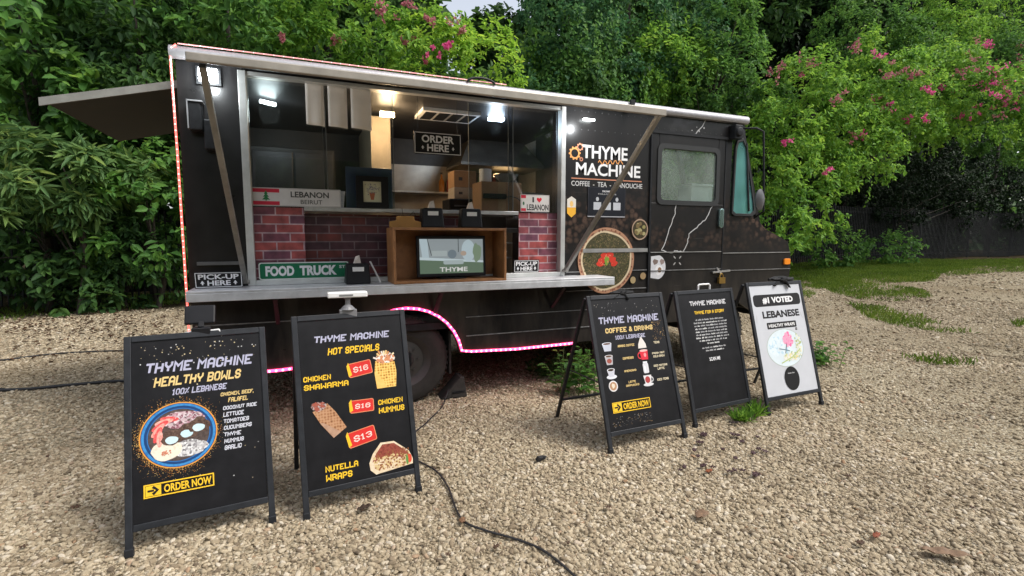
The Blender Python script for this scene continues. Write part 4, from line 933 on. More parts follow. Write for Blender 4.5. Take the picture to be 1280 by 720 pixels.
def drinks(a):
    U, V = a.U, a.V
    stars(a, 16, .04, .97, .03, .13, ((.35, .35, .36), (.28, .26, .22))); stars(a, 40, .80, .98, .2, .36, ((.62, .40, .16), (.36, .2, .09)), .001, .003); stars(a, 40, .05, .6, .90, .97, ((.45, .30, .15), (.3, .3, .3)), .001, .003)
    a.O("THYME MACHINE", .07, .93, .135, .20, SILV, .08); a.O("COFFEE & DRINKS", .14, .82, .225, .27, GOLD, .06); a.O("100% LEBANESE", .26, .69, .288, .325, SILV, .05)
    L = (("ARABIC COFFEE",), ("ESPRESSO",), ("AMERICANO",), ("LATTE", "CAPPUCCINO"))
    Rr = (("TEAS",), ("FRESH MINT", "COLD BREW"), ("ICED MATCHA", "LATTE"), ("ICED TEAS",))
    for k in range(4):
        v = .375 + .098 * k
        for j, (t, uu) in enumerate(((L[k], .295), (Rr[k], .74))):
            for q, ln in enumerate(t):
                vv = v - .010 + .026 * (q - (len(t) - 1) / 2); wd = .0165 * len(ln) + .02; c0 = uu + .10; a.O(ln, c0 - wd / 2, c0 + wd / 2, vv, vv + .018, GOLD if j == 0 else (.68, .60, .42), .05)
        cx, cy = U(.13), V(v)
        if k == 0: a.poly([(cx - .042, cy + .028), (cx + .042, cy + .028), (cx + .030, cy - .028), (cx - .030, cy - .028)], (.50, .52, .60)); a.ell(cx, cy + .028, .042, .010, (.70, .72, .78), 18); a.ell(cx, cy + .027, .034, .007, (.12, .06, .04), 16)
        elif k == 1: a.poly([(cx - .036, cy + .030), (cx + .036, cy + .030), (cx + .026, cy - .034), (cx - .026, cy - .034)], (.42, .40, .42)); a.ell(cx, cy - .006, .022, .018, (.30, .08, .06), 14); a.ell(cx, cy + .030, .036, .010, (.62, .60, .62), 18); a.ell(cx, cy + .029, .028, .007, (.10, .05, .03), 16)
        elif k == 2: a.ell(cx, cy - .028, .046, .016, (.66, .67, .72), 20); a.poly([(cx - .034, cy + .024), (cx + .034, cy + .024), (cx + .022, cy - .026), (cx - .022, cy - .026)], (.52, .52, .58)); a.ell(cx, cy + .024, .034, .012, (.70, .70, .74), 18); a.ell(cx, cy + .023, .027, .009, (.05, .03, .02), 16)
        else: a.ell(cx, cy, .040, .040, (.66, .64, .64), 22); a.ell(cx, cy, .031, .031, (.42, .24, .13), 20); a.ell(cx, cy + .002, .014, .018, (.70, .60, .48), 14, wob=.1)
        cx, cy = U(.62), V(v - .01)
        if k == 0: a.poly([(cx - .04, cy - .042), (cx + .04, cy - .042), (cx + .036, cy - .01), (cx + .006, cy + .042), (cx - .006, cy + .042), (cx - .034, cy - .01)], (.66, .62, .58)); a.line([(cx, cy + .04), (cx + .012, cy + .055)], .004, (.7, .7, .7))
        elif k == 1: a.ring(cx - .036, cy - .002, .022, .026, .65, (.60, .05, .06)); a.poly([(cx - .034, cy + .034), (cx + .042, cy + .034), (cx + .036, cy - .036), (cx - .026, cy - .036)], (.62, .03, .05)); a.ell(cx + .004, cy + .034, .038, .009, (.70, .45, .42), 18); a.ell(cx + .012, cy, .012, .016, (.75, .3, .3), 12)
        elif k == 2: a.poly(rrect(cx - .026, cy - .044, cx + .026, cy + .034, .012, 3), (.60, .60, .63)); a.rect(cx - .020, cy + .0345, cx + .020, cy + .046, (.72, .72, .74)); a.ell(cx - .008, cy - .01, .006, .026, (.78, .78, .8), 10)
        else: a.ell(cx, cy - .034, .048, .013, (.64, .64, .66), 20); a.ring(cx + .036, cy + .002, .018, .020, .6, (.6, .6, .62)); a.poly([(cx - .038, cy + .036), (cx + .038, cy + .036), (cx + .026, cy - .032), (cx - .026, cy - .032)], (.66, .64, .65)); a.ell(cx - .002, cy + .002, .024, .026, (.36, .05, .05), 16)
    order_now(a, .075, .60, .79, .868)
def story(a):
    a.O("THYME MACHINE", .20, .88, .062, .112, (.62, .62, .64), .0); a.O("THYME FOR A STORY", .26, .82, .155, .187, YEL, 0)
    U, V = a.U, a.V; r = a.rnd
    for k in range(11):
        if k == 9: pass
        v = .232 + .027 * k + (.01 if k >= 9 else 0); hw = (.27, .31, .31, .30, .30, .30, .31, .26, .12, .23, .17)[k]
        x = .53 - hw
        while x < .53 + hw - .02:
            w_ = min(r.choice((.03, .045, .06, .075, .09)), .53 + hw - x); b = r.random() < .3
            # the paragraph is too small to read in the photograph: little strokes, one per letter
            q = x
            while q < x + w_ - .006:
                hh = r.choice((.010, .010, .014)); a.raw([(U(q), V(v + .012)), (U(q + .0075), V(v + .012)), (U(q + .0075), V(v + .012 - hh)), (U(q), V(v + .012 - hh))], [(0, 1, 2, 3)], (.66, .66, .66) if b else (.42, .42, .43), a.lay + .3); q += .0105
            x += w_ + .014
    a.up(); a.rect(U(.33), V(.635), U(.66), V(.56), (.006, .006, .007)); a.Sn("SCAN ME", .40, .60, .58, .612, WHT, .02)
def voted(a):
    U, V = a.U, a.V
    def pill(u0, u1, v0, v1, k, c=BK): a.poly(rrect(U(u0), V(v1), U(u1), V(v0), k, 6), c)
    pill(.04, .97, .085, .195, .034); a.sans("#1 VOTED", U(.22), V(.172), U(.82), V(.11), (.74, .74, .75), .05)
    a.sans("LEBANESE", U(.17), V(.305), U(.90), V(.238), BK, .045)
    pill(.22, .80, .345, .405, .008); a.sans("HEALTHY WRAPS", U(.255), V(.39), U(.77), V(.36), (.72, .72, .72), .03); a.rect(U(.76), V(.435), U(.80), V(.412), BK)
    for p, q in (((.06, .27), (.04, .34)), ((.92, .27), (.95, .33))): a.line([(U(p[0]), V(p[1])), (U(q[0]), V(q[1]))], .003, (.35, .35, .35))
    a.line([(U(.02), V(.418)), (U(.3), V(.424)), (U(.7), V(.42)), (U(.985), V(.428))], .002, (.60, .60, .62))
    cx, cy, R = U(.50), V(.585), U(.36); RY = R * .72
    a.ell(cx, cy, R, RY, (.62, .70, .74), 40); a.ring(cx, cy, R, RY, .97, (.40, .45, .40))
    blob_dots(a, 50, cx - R * .3, cy + RY * .1, R * .55, RY * .5, ((.45, .62, .72), (.66, .74, .78)), .008, .022)
    blob_dots(a, 24, cx + R * .22, cy + RY * .40, R * .24, RY * .36, ((.78, .16, .34), (.80, .34, .48)), .010, .022)
    blob_dots(a, 30, cx + R * .3, cy - RY * .5, R * .5, RY * .22, ((.34, .46, .22), (.70, .62, .30), (.72, .70, .62)), .004, .016)
    blob_dots(a, 26, cx + R * .72, cy + RY * .1, R * .16, RY * .55, ((.40, .46, .22), (.72, .70, .56)), .004, .014)
    a.line([(cx - R * .05, cy - RY * .30), (cx + R * .02, cy - RY * .05), (cx + R * .10, cy + RY * .2)], .010, (.12, .16, .18)); a.line([(cx - R * .35, cy - RY * .02), (cx, cy - RY * .12), (cx + R * .2, cy - RY * .2)], .008, (.12, .2, .24)); a.line([(cx - R * .35, cy - RY * .78), (cx + R * .25, cy - RY * .55), (cx + R * .8, cy - RY * .15)], .010, (.42, .52, .20))
    a.ell(U(.52), V(.865), U(.145), U(.16), BK, 30); a.sans("SCAN HERE", U(.455), V(.822), U(.585), V(.812), (.6, .6, .6), .01)
b1, ap1 = a_frame((-.035, -1.64, 0), (.622, -1.578, 0), .33, 1.015, "black sandwich board with the printed bowl of food and tomatoes", bowls)
b2, ap2 = a_frame((.762, -1.62, 0), (1.425, -1.556, 0), .30, 1.075, "black sandwich board with printed wraps and red price tags by the wheel", specials)
b3, ap3 = a_frame((2.78, -1.548, 0), (3.50, -1.527, 0), .34, 1.092, "black sandwich board with small printed cups and a red mug", drinks, back=.42)
b4, ap4 = a_frame((3.70, -1.39, 0), (4.405, -1.335, 0), .28, 1.082, "black sandwich board printed mainly with a paragraph of small text", story)
b5, ap5 = a_frame((4.492, -1.412, 0), (5.222, -1.392, 0), .30, 1.127, "white sandwich board with a black banner and a round picture", voted, board=WPOST, back=.4)
def on(b, ap, x, lift=0): 
    M = Matrix.Translation(b.location) @ Matrix.Rotation(b.rotation_euler.z, 4, 'Z'); return M @ (ap + Vector((x, .012, lift)))
# clip-on lamps (off) and the ties
p = on(b1, ap1, .015)
r_ = empty("clip_lamp", p, "black clip-on lamp tilted back on top of the bowl board", "clip lamp")
m = MB(); m.box((-.045, -.025, -.075), (.045, .03, .022)); m.bar((0, 0, .02), (-.005, .03, .05), .03, .02); m.build("clamp", PLASTIC, r_, bevel=.005)
m = MB(); m.box((-.075, -.012, -.055), (.075, .012, .055), 0, Matrix.Translation((-.01, .05, .085)) @ Matrix.Rotation(-.45, 4, 'X')); hd = m.build("lamp_head", PLASTIC, r_, bevel=.008)
m = MB(); m.tube([(.045, .0, .0), (.085, -.01, .005), (.098, -.012, -.015), (.096, -.012, -.05)], .006); m.build("bracket", WHITEP, r_, smooth=True); m = MB(); m.tube([(-.045, .0, .0), (-.085, -.01, -.005), (-.088, -.012, -.045)], .005); m.build("bracket", WHITEP, r_, smooth=True)
p = on(b2, ap2, -.01)
r_ = empty("clip_lamp", p, "white bar clip-on lamp on top of the wraps board", "clip lamp")
m = MB(); m.box((-.05, -.025, -.03), (.05, .025, .022)); m.lathe([(.045, .0225), (.03, .04), (.016, .05), (.014, .085), (.03, .095)], (0, 0, 0), 'Z', 16); m.build("clamp", mat("grey_plastic", (.18, .18, .19), .4), r_, bevel=.004)
m = MB(); m.box((-.115, -.035, .097), (.115, .035, .130)); m.build("light_bar", WHITEP, r_, bevel=.006)
m = MB(); m.box((-.05, -.0365, .106), (.03, -.0352, .117)); m.build("bar_marking", ink((.2, .2, .2)), r_)
p = on(b4, ap4, .02)
m = MB(); m.tube([(-.07, 0, .0), (-.07, 0, .035), (-.06, 0, .045), (.06, 0, .045), (.07, 0, .035), (.07, 0, .0)], .008); o = m.build("carry_handle", WHITEP, b4, smooth=True); o.location = ap4 + Vector((.02, .012, 0))
for b, ap, x, lab, sc_ in ((b3, ap3, -.02, "black cloth tie knotted over the top of the cups board", .8), (b5, ap5, .12, "black cloth tie knotted over the top of the white board", 1.15)):
    m = MB(); rn = random.Random(int(x * 100) + 9)
    m.blob((0, -.012, .012), (.05, .03, .022), 0, 3, .3); m.blob((-.075, -.01, .018), (.055, .02, .014), 0, 4, .3); m.blob((.08, -.01, .014), (.06, .022, .015), 0, 5, .3)
    m.bar((-.06, -.02, .0), (-.12, -.03, -.03), .03, .008); m.bar((.02, -.028, .0), (.05, -.045, -.05), .03, .008); m.tube([(-.13, .01, .015), (-.05, .02, .03), (.05, .02, .03), (.15, .01, .012)], .010)
    o = m.build("cloth_tie", mat("black_cloth", (.014, .014, .015), .9), smooth=True); o.location = on(b, ap, x); o.scale = (sc_,) * 3; o.rotation_euler.z = b.rotation_euler.z
    tag(o, lab, "tie")

# ------------------------------------------------------------------ small signs
def plate(name, x0, x1, z0, z1, y, label, cat, fn, tilt=0, base=BLACKM, th=.006, group=None, rz=0):
    root = empty(name, ((x0 + x1) / 2, y, z0), label, cat, group, rz); W, H = x1 - x0, z1 - z0
    R = Matrix.Rotation(-tilt, 4, 'X') @ Matrix.Translation((-W / 2, 0, 0))
    m = MB(); m.box((0, .0005, 0), (W, th, H)); o = m.build("plate", base, root); o.matrix_local = R
    a = Art(W, H); fn(a, W, H); a.build("lettering", root, R)
    return root
def arrow_up(a, x, y, k, c): a.poly([(x - k, y), (x + k, y), (x, y + k * 1.6)], c); a.rect(x - k * .35, y - k * .9, x + k * .35, y, c)
def pickup(a, W, H):
    a.rect(0, 0, W, H, BK); a.frame(.006, .006, W - .006, H - .006, .005, WHT); a.sans("PICK-UP", W * .08, H * .54, W * .92, H * .86, WHT, .03); a.sans("HERE", W * .26, H * .16, W * .74, H * .47, WHT, .03); arrow_up(a, W * .16, H * .3, .014, WHT); arrow_up(a, W * .84, H * .3, .014, WHT)
GP = "black and white pick-up signs on the serving counter"
plate("pickup_sign", .055, .375, 1.166, 1.292, -.12, "black pick-up sign at the bare end of the counter near the red rope light", "sign", pickup, -.2, group=GP)
plate("pickup_sign", 2.70, 2.97, 1.205, 1.33, .030, "black pick-up sign in front of the brick print beside the wooden crate", "sign", pickup, -.05, group=GP)
def order(a, W, H):
    a.rect(0, 0, W, H, BK); a.frame(.006, .006, W - .006, H - .006, .006, WHT); a.sans("ORDER", W * .16, H * .52, W * .84, H * .86, WHT, .03); a.sans("HERE", W * .27, H * .14, W * .73, H * .46, WHT, .03); arrow_up(a, W * .18, H * .28, .013, WHT); arrow_up(a, W * .82, H * .28, .013, WHT)
og = plate("order_sign", 1.75, 2.185, 2.29, 2.485, .045, "black order here sign hanging in the middle of the serving window", "sign", order)
m = MB(); m.tube([(-.18, .003, .195), (-.18, .003, .50)], .0015); m.build("hanging_cord", CABLEM, og); m = MB(); m.tube([(.18, .003, .195), (.18, .003, .50)], .0015); m.build("hanging_cord", CABLEM, og)
def food(a, W, H):
    a.poly(rrect(0, 0, W, H, .02, 4), (.72, .74, .72)); a.poly(rrect(.008, .008, W - .008, H - .008, .015, 4), (.015, .16, .075)); a.sans("FOOD", W * .07, H * .20, W * .38, H * .80, WHT, .05); a.sans("TRUCK", W * .44, H * .20, W * .86, H * .80, WHT, .05); a.sans("ST", W * .89, H * .60, W * .96, H * .78, WHT, .02)
plate("street_sign", .475, 1.165, 1.205, 1.345, .030, "green street style food truck sign leaning in the window", "sign", food, -.03, base=mat("green_sign_back", (.02, .12, .06), .4))
def leb(a, W, H):
    a.rect(0, 0, W, H, (.62, .60, .60)); a.frame(.003, .003, W - .003, H - .003, .004, (.4, .38, .38))
    w_ = W * .295; a.rect(.004, H * .74, w_, H - .008, (.55, .03, .06)); a.rect(.004, .008, w_, H * .26, (.55, .03, .06))
    cx = w_ / 2; 
    for k in range(3): a.poly([(cx - .030 + .008 * k, H * .34 + .022 * k), (cx + .030 - .008 * k, H * .34 + .022 * k), (cx, H * .34 + .022 * k + .030)], (.03, .20, .07))
    a.rect(cx - .004, H * .28, cx + .004, H * .35, (.03, .16, .06))
    a.sans("LEBANON", W * .42, H * .50, W * .86, H * .83, (.06, .06, .06), .025); a.sans("BEIRUT", W * .53, H * .14, W * .78, H * .38, (.10, .10, .10), .01)
plate("license_plate", .455, 1.12, 1.80, 1.945, .036, "white plate with a red striped cedar flag and Beirut lettering", "license plate", leb, base=WHITEP)
def ilove(a, W, H):
    a.rect(0, 0, W, H, (.66, .64, .63)); a.frame(.003, .003, W - .003, H - .003, .004, (.4, .38, .38)); a.rect(.004, H * .78, W * .18, H - .006, (.6, .03, .06)); a.rect(.004, .006, W * .18, H * .2, (.6, .03, .06)); a.ell(W * .10, H * .48, .010, .018, (.05, .16, .08), 10)
    a.sans("I", W * .40, H * .55, W * .46, H * .86, (.05, .05, .05), .03)
    h = []
    for k in range(24):
        t = 2 * math.pi * k / 24; h.append((W * .64 + .0022 * 16 * math.sin(t) ** 3 * .8, H * .71 + .0022 * .8 * (13 * math.cos(t) - 5 * math.cos(2 * t) - 2 * math.cos(3 * t) - math.cos(4 * t))))
    a.poly(h, (.65, .02, .04)); a.sans("LEBANON", W * .21, H * .08, W * .97, H * .44, (.05, .05, .05), .03)
plate("license_plate", 2.775, 3.085, 1.80, 1.965, .036, "white plate with a red heart above the brick print", "license plate", ilove, base=WHITEP)
def scanboard(a, W, H):
    a.rect(0, 0, W, H, (.010, .012, .018)); a.frame(.004, .004, W - .004, H - .004, .003, (.05, .05, .06)); a.rect(W * .0, H * .015, W, H * .045, (.42, .42, .45)); a.sans("PAYMENT", W * .38, H * .83, W * .68, H * .89, WHT, .02); a.sans("FOLLOW US", W * .27, H * .75, W * .75, H * .79, (.5, .5, .5), .01)
    for k in range(3):
        cx = W * (.25 + .26 * k); a.rect(cx - .045, H * .25, cx + .045, H * .50, (.50, .52, .56)); a.ell(cx, H * .60, .018, .022, (.45, .47, .5), 12)
sb = plate("payment_poster", 3.50, 3.955, 1.755, 2.065, -.006, "small dark poster with pale squares stuck below the lettering on the truck side", "poster", scanboard)

# ------------------------------------------------------------------ things on the counter and inside the window
def crate():
    root = empty("wooden_crate", (1.985, -.17, 1.165), "open wooden crate on its side on the counter with a screen inside", "crate", None, .02)
    W, D, H, t = 1.0, .30, .465, .022
    def b(a_, c_): m = MB(); m.box(a_, c_); m.build("crate_board", WOOD, root, bevel=.003)
    b((-W / 2, -D / 2, 0), (W / 2, D / 2, t)); b((-W / 2, -D / 2, H - t), (W / 2, D / 2, H)); b((-W / 2, -D / 2 + .001, t + .0005), (-W / 2 + t, D / 2, H - t - .0005)); b((W / 2 - t, -D / 2 + .001, t + .0005), (W / 2, D / 2, H - t - .0005))
    b((-W / 2 + t + .0005, D / 2 - .015, t + .0005), (W / 2 - t - .0005, D / 2 - .001, H - t - .0005))
crate()
def monitor():
    root = empty("monitor", (2.02, -.20, 1.19), "black monitor with reflections painted on a glowing screen inside the wooden crate", "monitor", None, .03)
    W, H = .63, .36; R = Matrix.Rotation(-.05, 4, 'X')
    m = MB(); m.box((-W / 2, 0, .015), (W / 2, .03, .015 + H)); o = m.build("bezel", PLASTIC, root, bevel=.006); o.matrix_local = R
    m = MB(); m.box((-.12, -.03, 0), (.12, .09, .010)); m.box((-.03, .031, .008), (.03, .05, .2)); m.build("stand", PLASTIC, root)
    def em(n, c, s=.30): return emit("screen_" + n, c, s, tuple(v * .15 for v in c))
    sw, sh = W - .05, H - .06; a = Art(sw, sh, em("grey", (.40, .46, .48)))  # pale shapes are reflections, painted as softly glowing art
    a.poly([(0, 0), (sw, 0), (sw, sh * .36), (0, sh * .42)], em("green", (.16, .24, .16))); a.poly([(0, sh * .40), (sw, sh * .30), (sw, sh * .36), (0, sh * .48)], em("pale", (.72, .86, .90)))
    a.ell(sw * .76, sh * .66, sw * .11, sh * .32, em("ice", (.62, .76, .82)), 24); a.poly([(sw * .04, sh * .46), (sw * .14, sh * .46), (sw * .12, sh), (0, sh)], em("ice", (.6, .7, .8))); a.ell(sw * .5, sh * .56, sw * .07, sh * .13, em("slate", (.22, .28, .32)), 20); a.poly([(sw * .18, sh * .5), (sw * .42, sh * .5), (sw * .42, sh * .66), (sw * .18, sh * .66)], em("mist", (.52, .6, .6)))
    a.line([(sw * .12, sh), (sw * .18, sh * .52)], .006, em("dark", (.04, .05, .05))); a.line([(sw * .60, sh), (sw * .60, sh * .62)], .006, em("dark", (.04, .05, .05))); a.poly(rrect(sw * .36, sh * .26, sw * .68, sh * .38, .014, 4), em("mist2", (.52, .62, .62))); a.ell(sw * .68, sh * .58, .028, .022, em("tan", (.58, .46, .36)), 14); a.ell(sw * .90, sh * .6, sw * .07, sh * .28, em("leaf", (.26, .36, .24)), 14, wob=.1)
    a.sans("THYME", sw * .30, sh * .05, sw * .74, sh * .18, em("white", (.95, .95, .92)), .02)
    a.build("screen", root, R @ Matrix.Translation((-sw / 2, -.002, .045)))
monitor()
def napkin(x, y, z, label, rz):
    root = empty("napkin_dispenser", (x, y, z), label, "napkin dispenser", "black napkin dispensers at the serving window", rz)
    m = MB(); m.add([(-.10, -.07, 0), (.10, -.07, 0), (.10, .07, 0), (-.10, .07, 0), (-.088, -.05, .17), (.088, -.05, .17), (.088, .05, .17), (-.088, .05, .17)], [(0, 3, 2, 1), (4, 5, 6, 7), (0, 1, 5, 4), (1, 2, 6, 5), (2, 3, 7, 6), (3, 0, 4, 7)]); m.build("housing", PLASTIC, root, bevel=.012)
    m = MB(); m.box((-.045, -.064, .105), (.045, -.056, .14), 0, Matrix.Rotation(.0, 4, 'X')); m.build("face_label", WHITEP, root)
    m = MB(); m.add([(-.03, -.02, .168), (.03, -.015, .168), (.02, .0, .235), (-.01, .01, .225), (.03, .02, .168), (-.03, .02, .168)], [(0, 1, 2, 3), (1, 4, 2), (4, 5, 3, 2), (5, 0, 3)]); m.build("napkin", PAPER, root)
napkin(1.85, -.15, 1.631, "black napkin dispenser on top of the crate, beside the yellow holder", .02)
napkin(2.20, -.15, 1.631, "black napkin dispenser on top of the crate, farther from the yellow holder", -.02)
napkin(1.22, -.14, 1.166, "black napkin dispenser on the counter between the green sign and the crate", .05)
root = empty("card_holder", (1.62, -.17, 1.631), "small orange wooden card holder on the left end of the crate top", "card holder")
OW = mat("orange_wood", (.42, .21, .05), .55)
m = MB(); m.prism([(-.13, 0), (.13, 0), (.13, .05), (.075, .06), (.07, .095), (-.07, .095), (-.075, .06), (-.13, .05)], -.03, .03); m.build("holder_block", OW, root, bevel=.006)
m = MB(); m.tube([(-.02, -.02, .095), (-.03, -.02, .16)], .002); m.tube([(.03, 0, .095), (.07, -.01, .135), (.09, -.01, .09)], .0025); m.build("wire", CABLEM, root)
m = MB(); m.bar((1.40, -.20, 1.172), (1.335, -.06, 1.345), .014, .005); o = m.build("stir_stick", WHITEP); tag(o, "thin white stick leaning on the counter next to the crate", "stick")
# paper sheets
for k, (xa, xb, za, zb, lab) in enumerate(((.875, 1.015, 2.475, 2.60, "first of three paper sheets hung in the window, nearest the tube lamp"), (1.045, 1.195, 2.455, 2.60, "middle one of three blank paper sheets hung in the serving window"), (1.225, 1.39, 2.435, 2.60, "last of three paper sheets hung in the window, nearest the warm lamp"))):
    m = MB(); rn = random.Random(k); nx, nz = 6, 10
    for s_ in (0,):
        vs = [(xa + (xb - xa) * i / nx, .035 + .006 * math.sin(i * 1.1 + k) * (1 - j / nz) + .004 * math.sin(j * .9), zb - .135 + (zb + .20 - zb + .135) * j / nz - .012 * (xb - xa) * i) for j in range(nz + 1) for i in range(nx + 1)]
        m.add(vs, [(j * (nx + 1) + i, j * (nx + 1) + i + 1, (j + 1) * (nx + 1) + i + 1, (j + 1) * (nx + 1) + i) for j in range(nz) for i in range(nx)])
    o = m.build("paper_sheet", mat("white_sheet", (.85, .80, .76), .8, var=.05), smooth='all'); tag(o, lab, "paper sheet", "paper sheets hung in the serving window"); o.modifiers.new('thick', 'SOLIDIFY').thickness = .001
# menu panel, framed picture, cups
m = MB(); m.box((1.17, .085, 1.801), (1.56, .11, 2.15)); o = m.build("display_panel", mat("slate_blue", (.085, .115, .19), .3), bevel=.004); tag(o, "dark slate blue display panel standing behind the framed picture", "panel")
root = empty("framed_picture", (1.38, .036, 1.801), "black framed picture of a cone on cream paper, on the inner shelf", "picture frame")
m = MB(); ring_prism([(-.135, 0), (.135, 0), (.135, .27), (-.135, .27)], [(-.075, .05), (.075, .05), (.075, .225), (-.075, .225)], -.01, .01, mb=m); m.build("frame", PLASTIC, root)
a = Art(1, 1); a.poly([(-.076, .049), (.076, .049), (.076, .226), (-.076, .226)], (.60, .58, .42)); a.poly([(-.024, .13), (.024, .13), (.012, .07), (-.012, .07)], (.42, .14, .07)); r9 = random.Random(5)
a.dots([(r9.gauss(0, .026), .165 + r9.gauss(0, .016)) for _ in range(70)], (.20, .19, .22), r9, .002, .006); a.dots([(r9.gauss(0, .022), .16 + r9.gauss(0, .014)) for _ in range(30)], (.45, .42, .42), r9, .002, .006); a.line([(-.04, .135), (.04, .135)], .003, (.3, .2, .15)); a.build("picture", root)
for k in range(3):
    m = MB(); m.lathe([(.03, 0), (.043, .12), (.046, .125), (.046, .13)] , (1.03 + .10 * k, .30, 1.801 ), 'Z', 20); m.lathe([(.0, .0), (.03, .0)], (1.03 + .10 * k, .30, 1.8015), 'Z', 20)
    m.lathe([(.044, .131), (.047, .15), (.047, .155)], (1.03 + .10 * k, .30, 1.801), 'Z', 20)
    o = m.build("paper_cup", WHITEP, smooth=True); tag(o, ("stack of white paper cups behind the Beirut plate", "stack of white paper cups second from the Beirut plate", "stack of white paper cups beside the slate blue panel")[k], "paper cups", "paper cup stacks on the inner shelf")
# right side of the opening
root = empty("cardboard_box", (2.62, .27, 1.801), "brown cardboard box on the inner shelf behind the glass", "cardboard box")
m = MB(); m.box((-.21, -.13, 0), (.21, .15, .285)); m.build("carton", CARD, root, bevel=.004)
m = MB(); m.box((-.04, -.132, .0), (.04, -.1305, .285)); m.build("packing_tape", mat("tape", (.42, .27, .14), .3), root)
root = empty("power_strip", (2.56, .12, 1.92), "black power strip with a cable hanging in front of the cardboard box", "power strip")
m = MB(); m.box((-.14, -.012, .0), (.10, .012, .05)); m.build("strip_body", PLASTIC, root, bevel=.006)
m = MB(); m.tube([(.10, 0, .02), (.15, -.005, .03), (.22, 0, .01), (.27, 0, -.03), (.30, .0, -.07)], .006); m.build("cable", CABLEM, root, smooth=True)
m = MB(); m.lathe([(0, 0), (.06, 0), (.06, .13), (0, .13)], (2.50, .28, 2.088), 'Z', 20); o = m.build("paper_roll", WHITEP, smooth=True); tag(o, "white paper roll standing on the cardboard box", "paper roll")
m = MB(); m.lathe([(.04, 0), (.10, .05), (.13, .085), (.125, .085), (.09, .04), (.03, .005)], (2.72, .28, 2.088), 'Z', 24); o = m.build("clear_bowl", mat("cloudy_plastic", (.32, .33, .34), .15), smooth=True); tag(o, "cloudy plastic bowl on top of the cardboard box", "bowl")
for x0, x1, z1, mt, lab in ((2.90, 2.99, 2.02, PLASTIC, "small black box on the shelf next to the cardboard box"), (3.0, 3.08, 1.99, WHITEP, "small white box on the shelf between two others"), (3.09, 3.17, 2.01, WHITEP, "small white box on the shelf against the window post")):
    root = empty("small_box", ((x0 + x1) / 2, .3, 1.765), lab, "box", "small boxes behind the heart plate")
    m = MB(); m.box((-(x1 - x0) / 2, -.05, 0), ((x1 - x0) / 2, .06, z1 - 1.815)); m.build("carton", mt, root, bevel=.004); m = MB(); m.box((-(x1 - x0) / 2 + .01, -.055, z1 - 1.8145), ((x1 - x0) / 2 - .01, .05, z1 - 1.8)); m.build("lid", mt, root)
m = MB(); m.box((2.76, .2, 1.74), (3.2, .5, 1.764)); part(m, "inner_ledge", ALU)
root = empty("receipt_printer", (2.42, .75, 1.80), "black receipt printer beyond the inner shelf", "printer")
m = MB(); m.box((-.20, -.15, 0), (.18, .15, .15)); m.build("printer_body", PLASTIC, root, bevel=.012); m = MB(); m.box((-.15, -.152, .07), (.13, -.1505, .085)); m.build("paper_slot", mat("slot_grey", (.09, .10, .12), .4), root)
m = MB(); m.box((2.15, .60, 1.755), (2.75, 1.0, 1.799)); part(m, "printer_shelf", STEEL)
for (x, z, w_, h_, lab) in ((2.45, 1.951, .34, .12, "flat white and brown carton on the receipt printer"), (2.40, 2.072, .24, .17, "brown carton on top of the flat carton")):
    root = empty("carton", (x, .75, z), lab, "carton"); m = MB(); m.box((-w_ / 2, -.12, 0), (w_ / 2, .12, h_)); m.build("carton_body", CARD if h_ > .15 else mat("pale_card", (.42, .34, .27), .7), root, bevel=.003); m = MB(); m.box((-w_ / 2 + .05, -.1215, h_ * .4), (-w_ / 2 + .09, -.1205, h_ * .6)); m.build("carton_print", ink((.08, .07, .07)), root)
root = empty("red_bag", (2.62, .30, 1.21), "red bag with a white cord hanging below the inner shelf", "bag")
m = MB(); m.blob((0, 0, .22), (.10, .035, .20), 0, 8, .1, 3); m.build("bag_body", mat("red_cloth", (.40, .02, .025), .6), root, smooth=True)
m = MB(); m.tube([(.0, -.04, .40), (.03, -.045, .25), (.02, -.05, .15), (.06, -.045, .10), (.02, -.05, .03)], .006); m.tube([(.02, -.05, .15), (.10, -.045, .2)], .005); m.build("bag_cord", WHITEP, root, smooth=True)
m = MB(); m.box((2.345, .2, 1.49), (2.755, .355, 1.503)); m.box((2.345, .2, 1.34), (2.755, .355, 1.353)); part(m, "wire_shelf", ALU)
# white box seen through the cab window
root = empty("white_storage_box", (5.27, .42, 1.80), "white box standing on the dashboard seen through the cab window", "box")
m = MB(); m.box((-.16, -.12, 0), (.16, .12, .36)); m.build("box_body", WHITEP, root, bevel=.01); m = MB(); m.box((-.17, -.13, .3605), (.17, .13, .39)); m.build("lid", WHITEP, root, bevel=.006)
m = MB(); m.box((4.75, .3, 1.70), (5.6, 1.8, 1.795)); part(m, "dashboard", mat("dash_grey", (.16, .17, .16), .6))
root = empty("steering_wheel", (4.80, 1.25, 1.75), "dark steering wheel inside the cab", "steering wheel"); bpy.data.objects.remove(root)

# kitchen behind the panes
m = MB(); m.box((3.70, .04, .77), (3.72, TW - .05, 2.828)); part(m, "bulkhead", mat("pale_bulkhead", (.42, .43, .41), .6))
root = empty("refrigerator", (.75, 1.85, .765), "dull steel refrigerator in the dark rear corner of the kitchen", "refrigerator")
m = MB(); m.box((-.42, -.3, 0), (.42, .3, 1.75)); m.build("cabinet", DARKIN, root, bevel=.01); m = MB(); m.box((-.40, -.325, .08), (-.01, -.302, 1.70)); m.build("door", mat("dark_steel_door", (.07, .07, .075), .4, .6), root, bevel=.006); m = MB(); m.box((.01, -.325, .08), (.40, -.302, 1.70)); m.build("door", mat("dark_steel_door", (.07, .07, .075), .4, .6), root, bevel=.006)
for x in (-.04, .04): m = MB(); m.tube([(x, -.345, .8), (x, -.36, .85), (x, -.36, 1.25), (x, -.345, 1.3)], .008); m.build("handle", BLACKM, root, smooth=True)
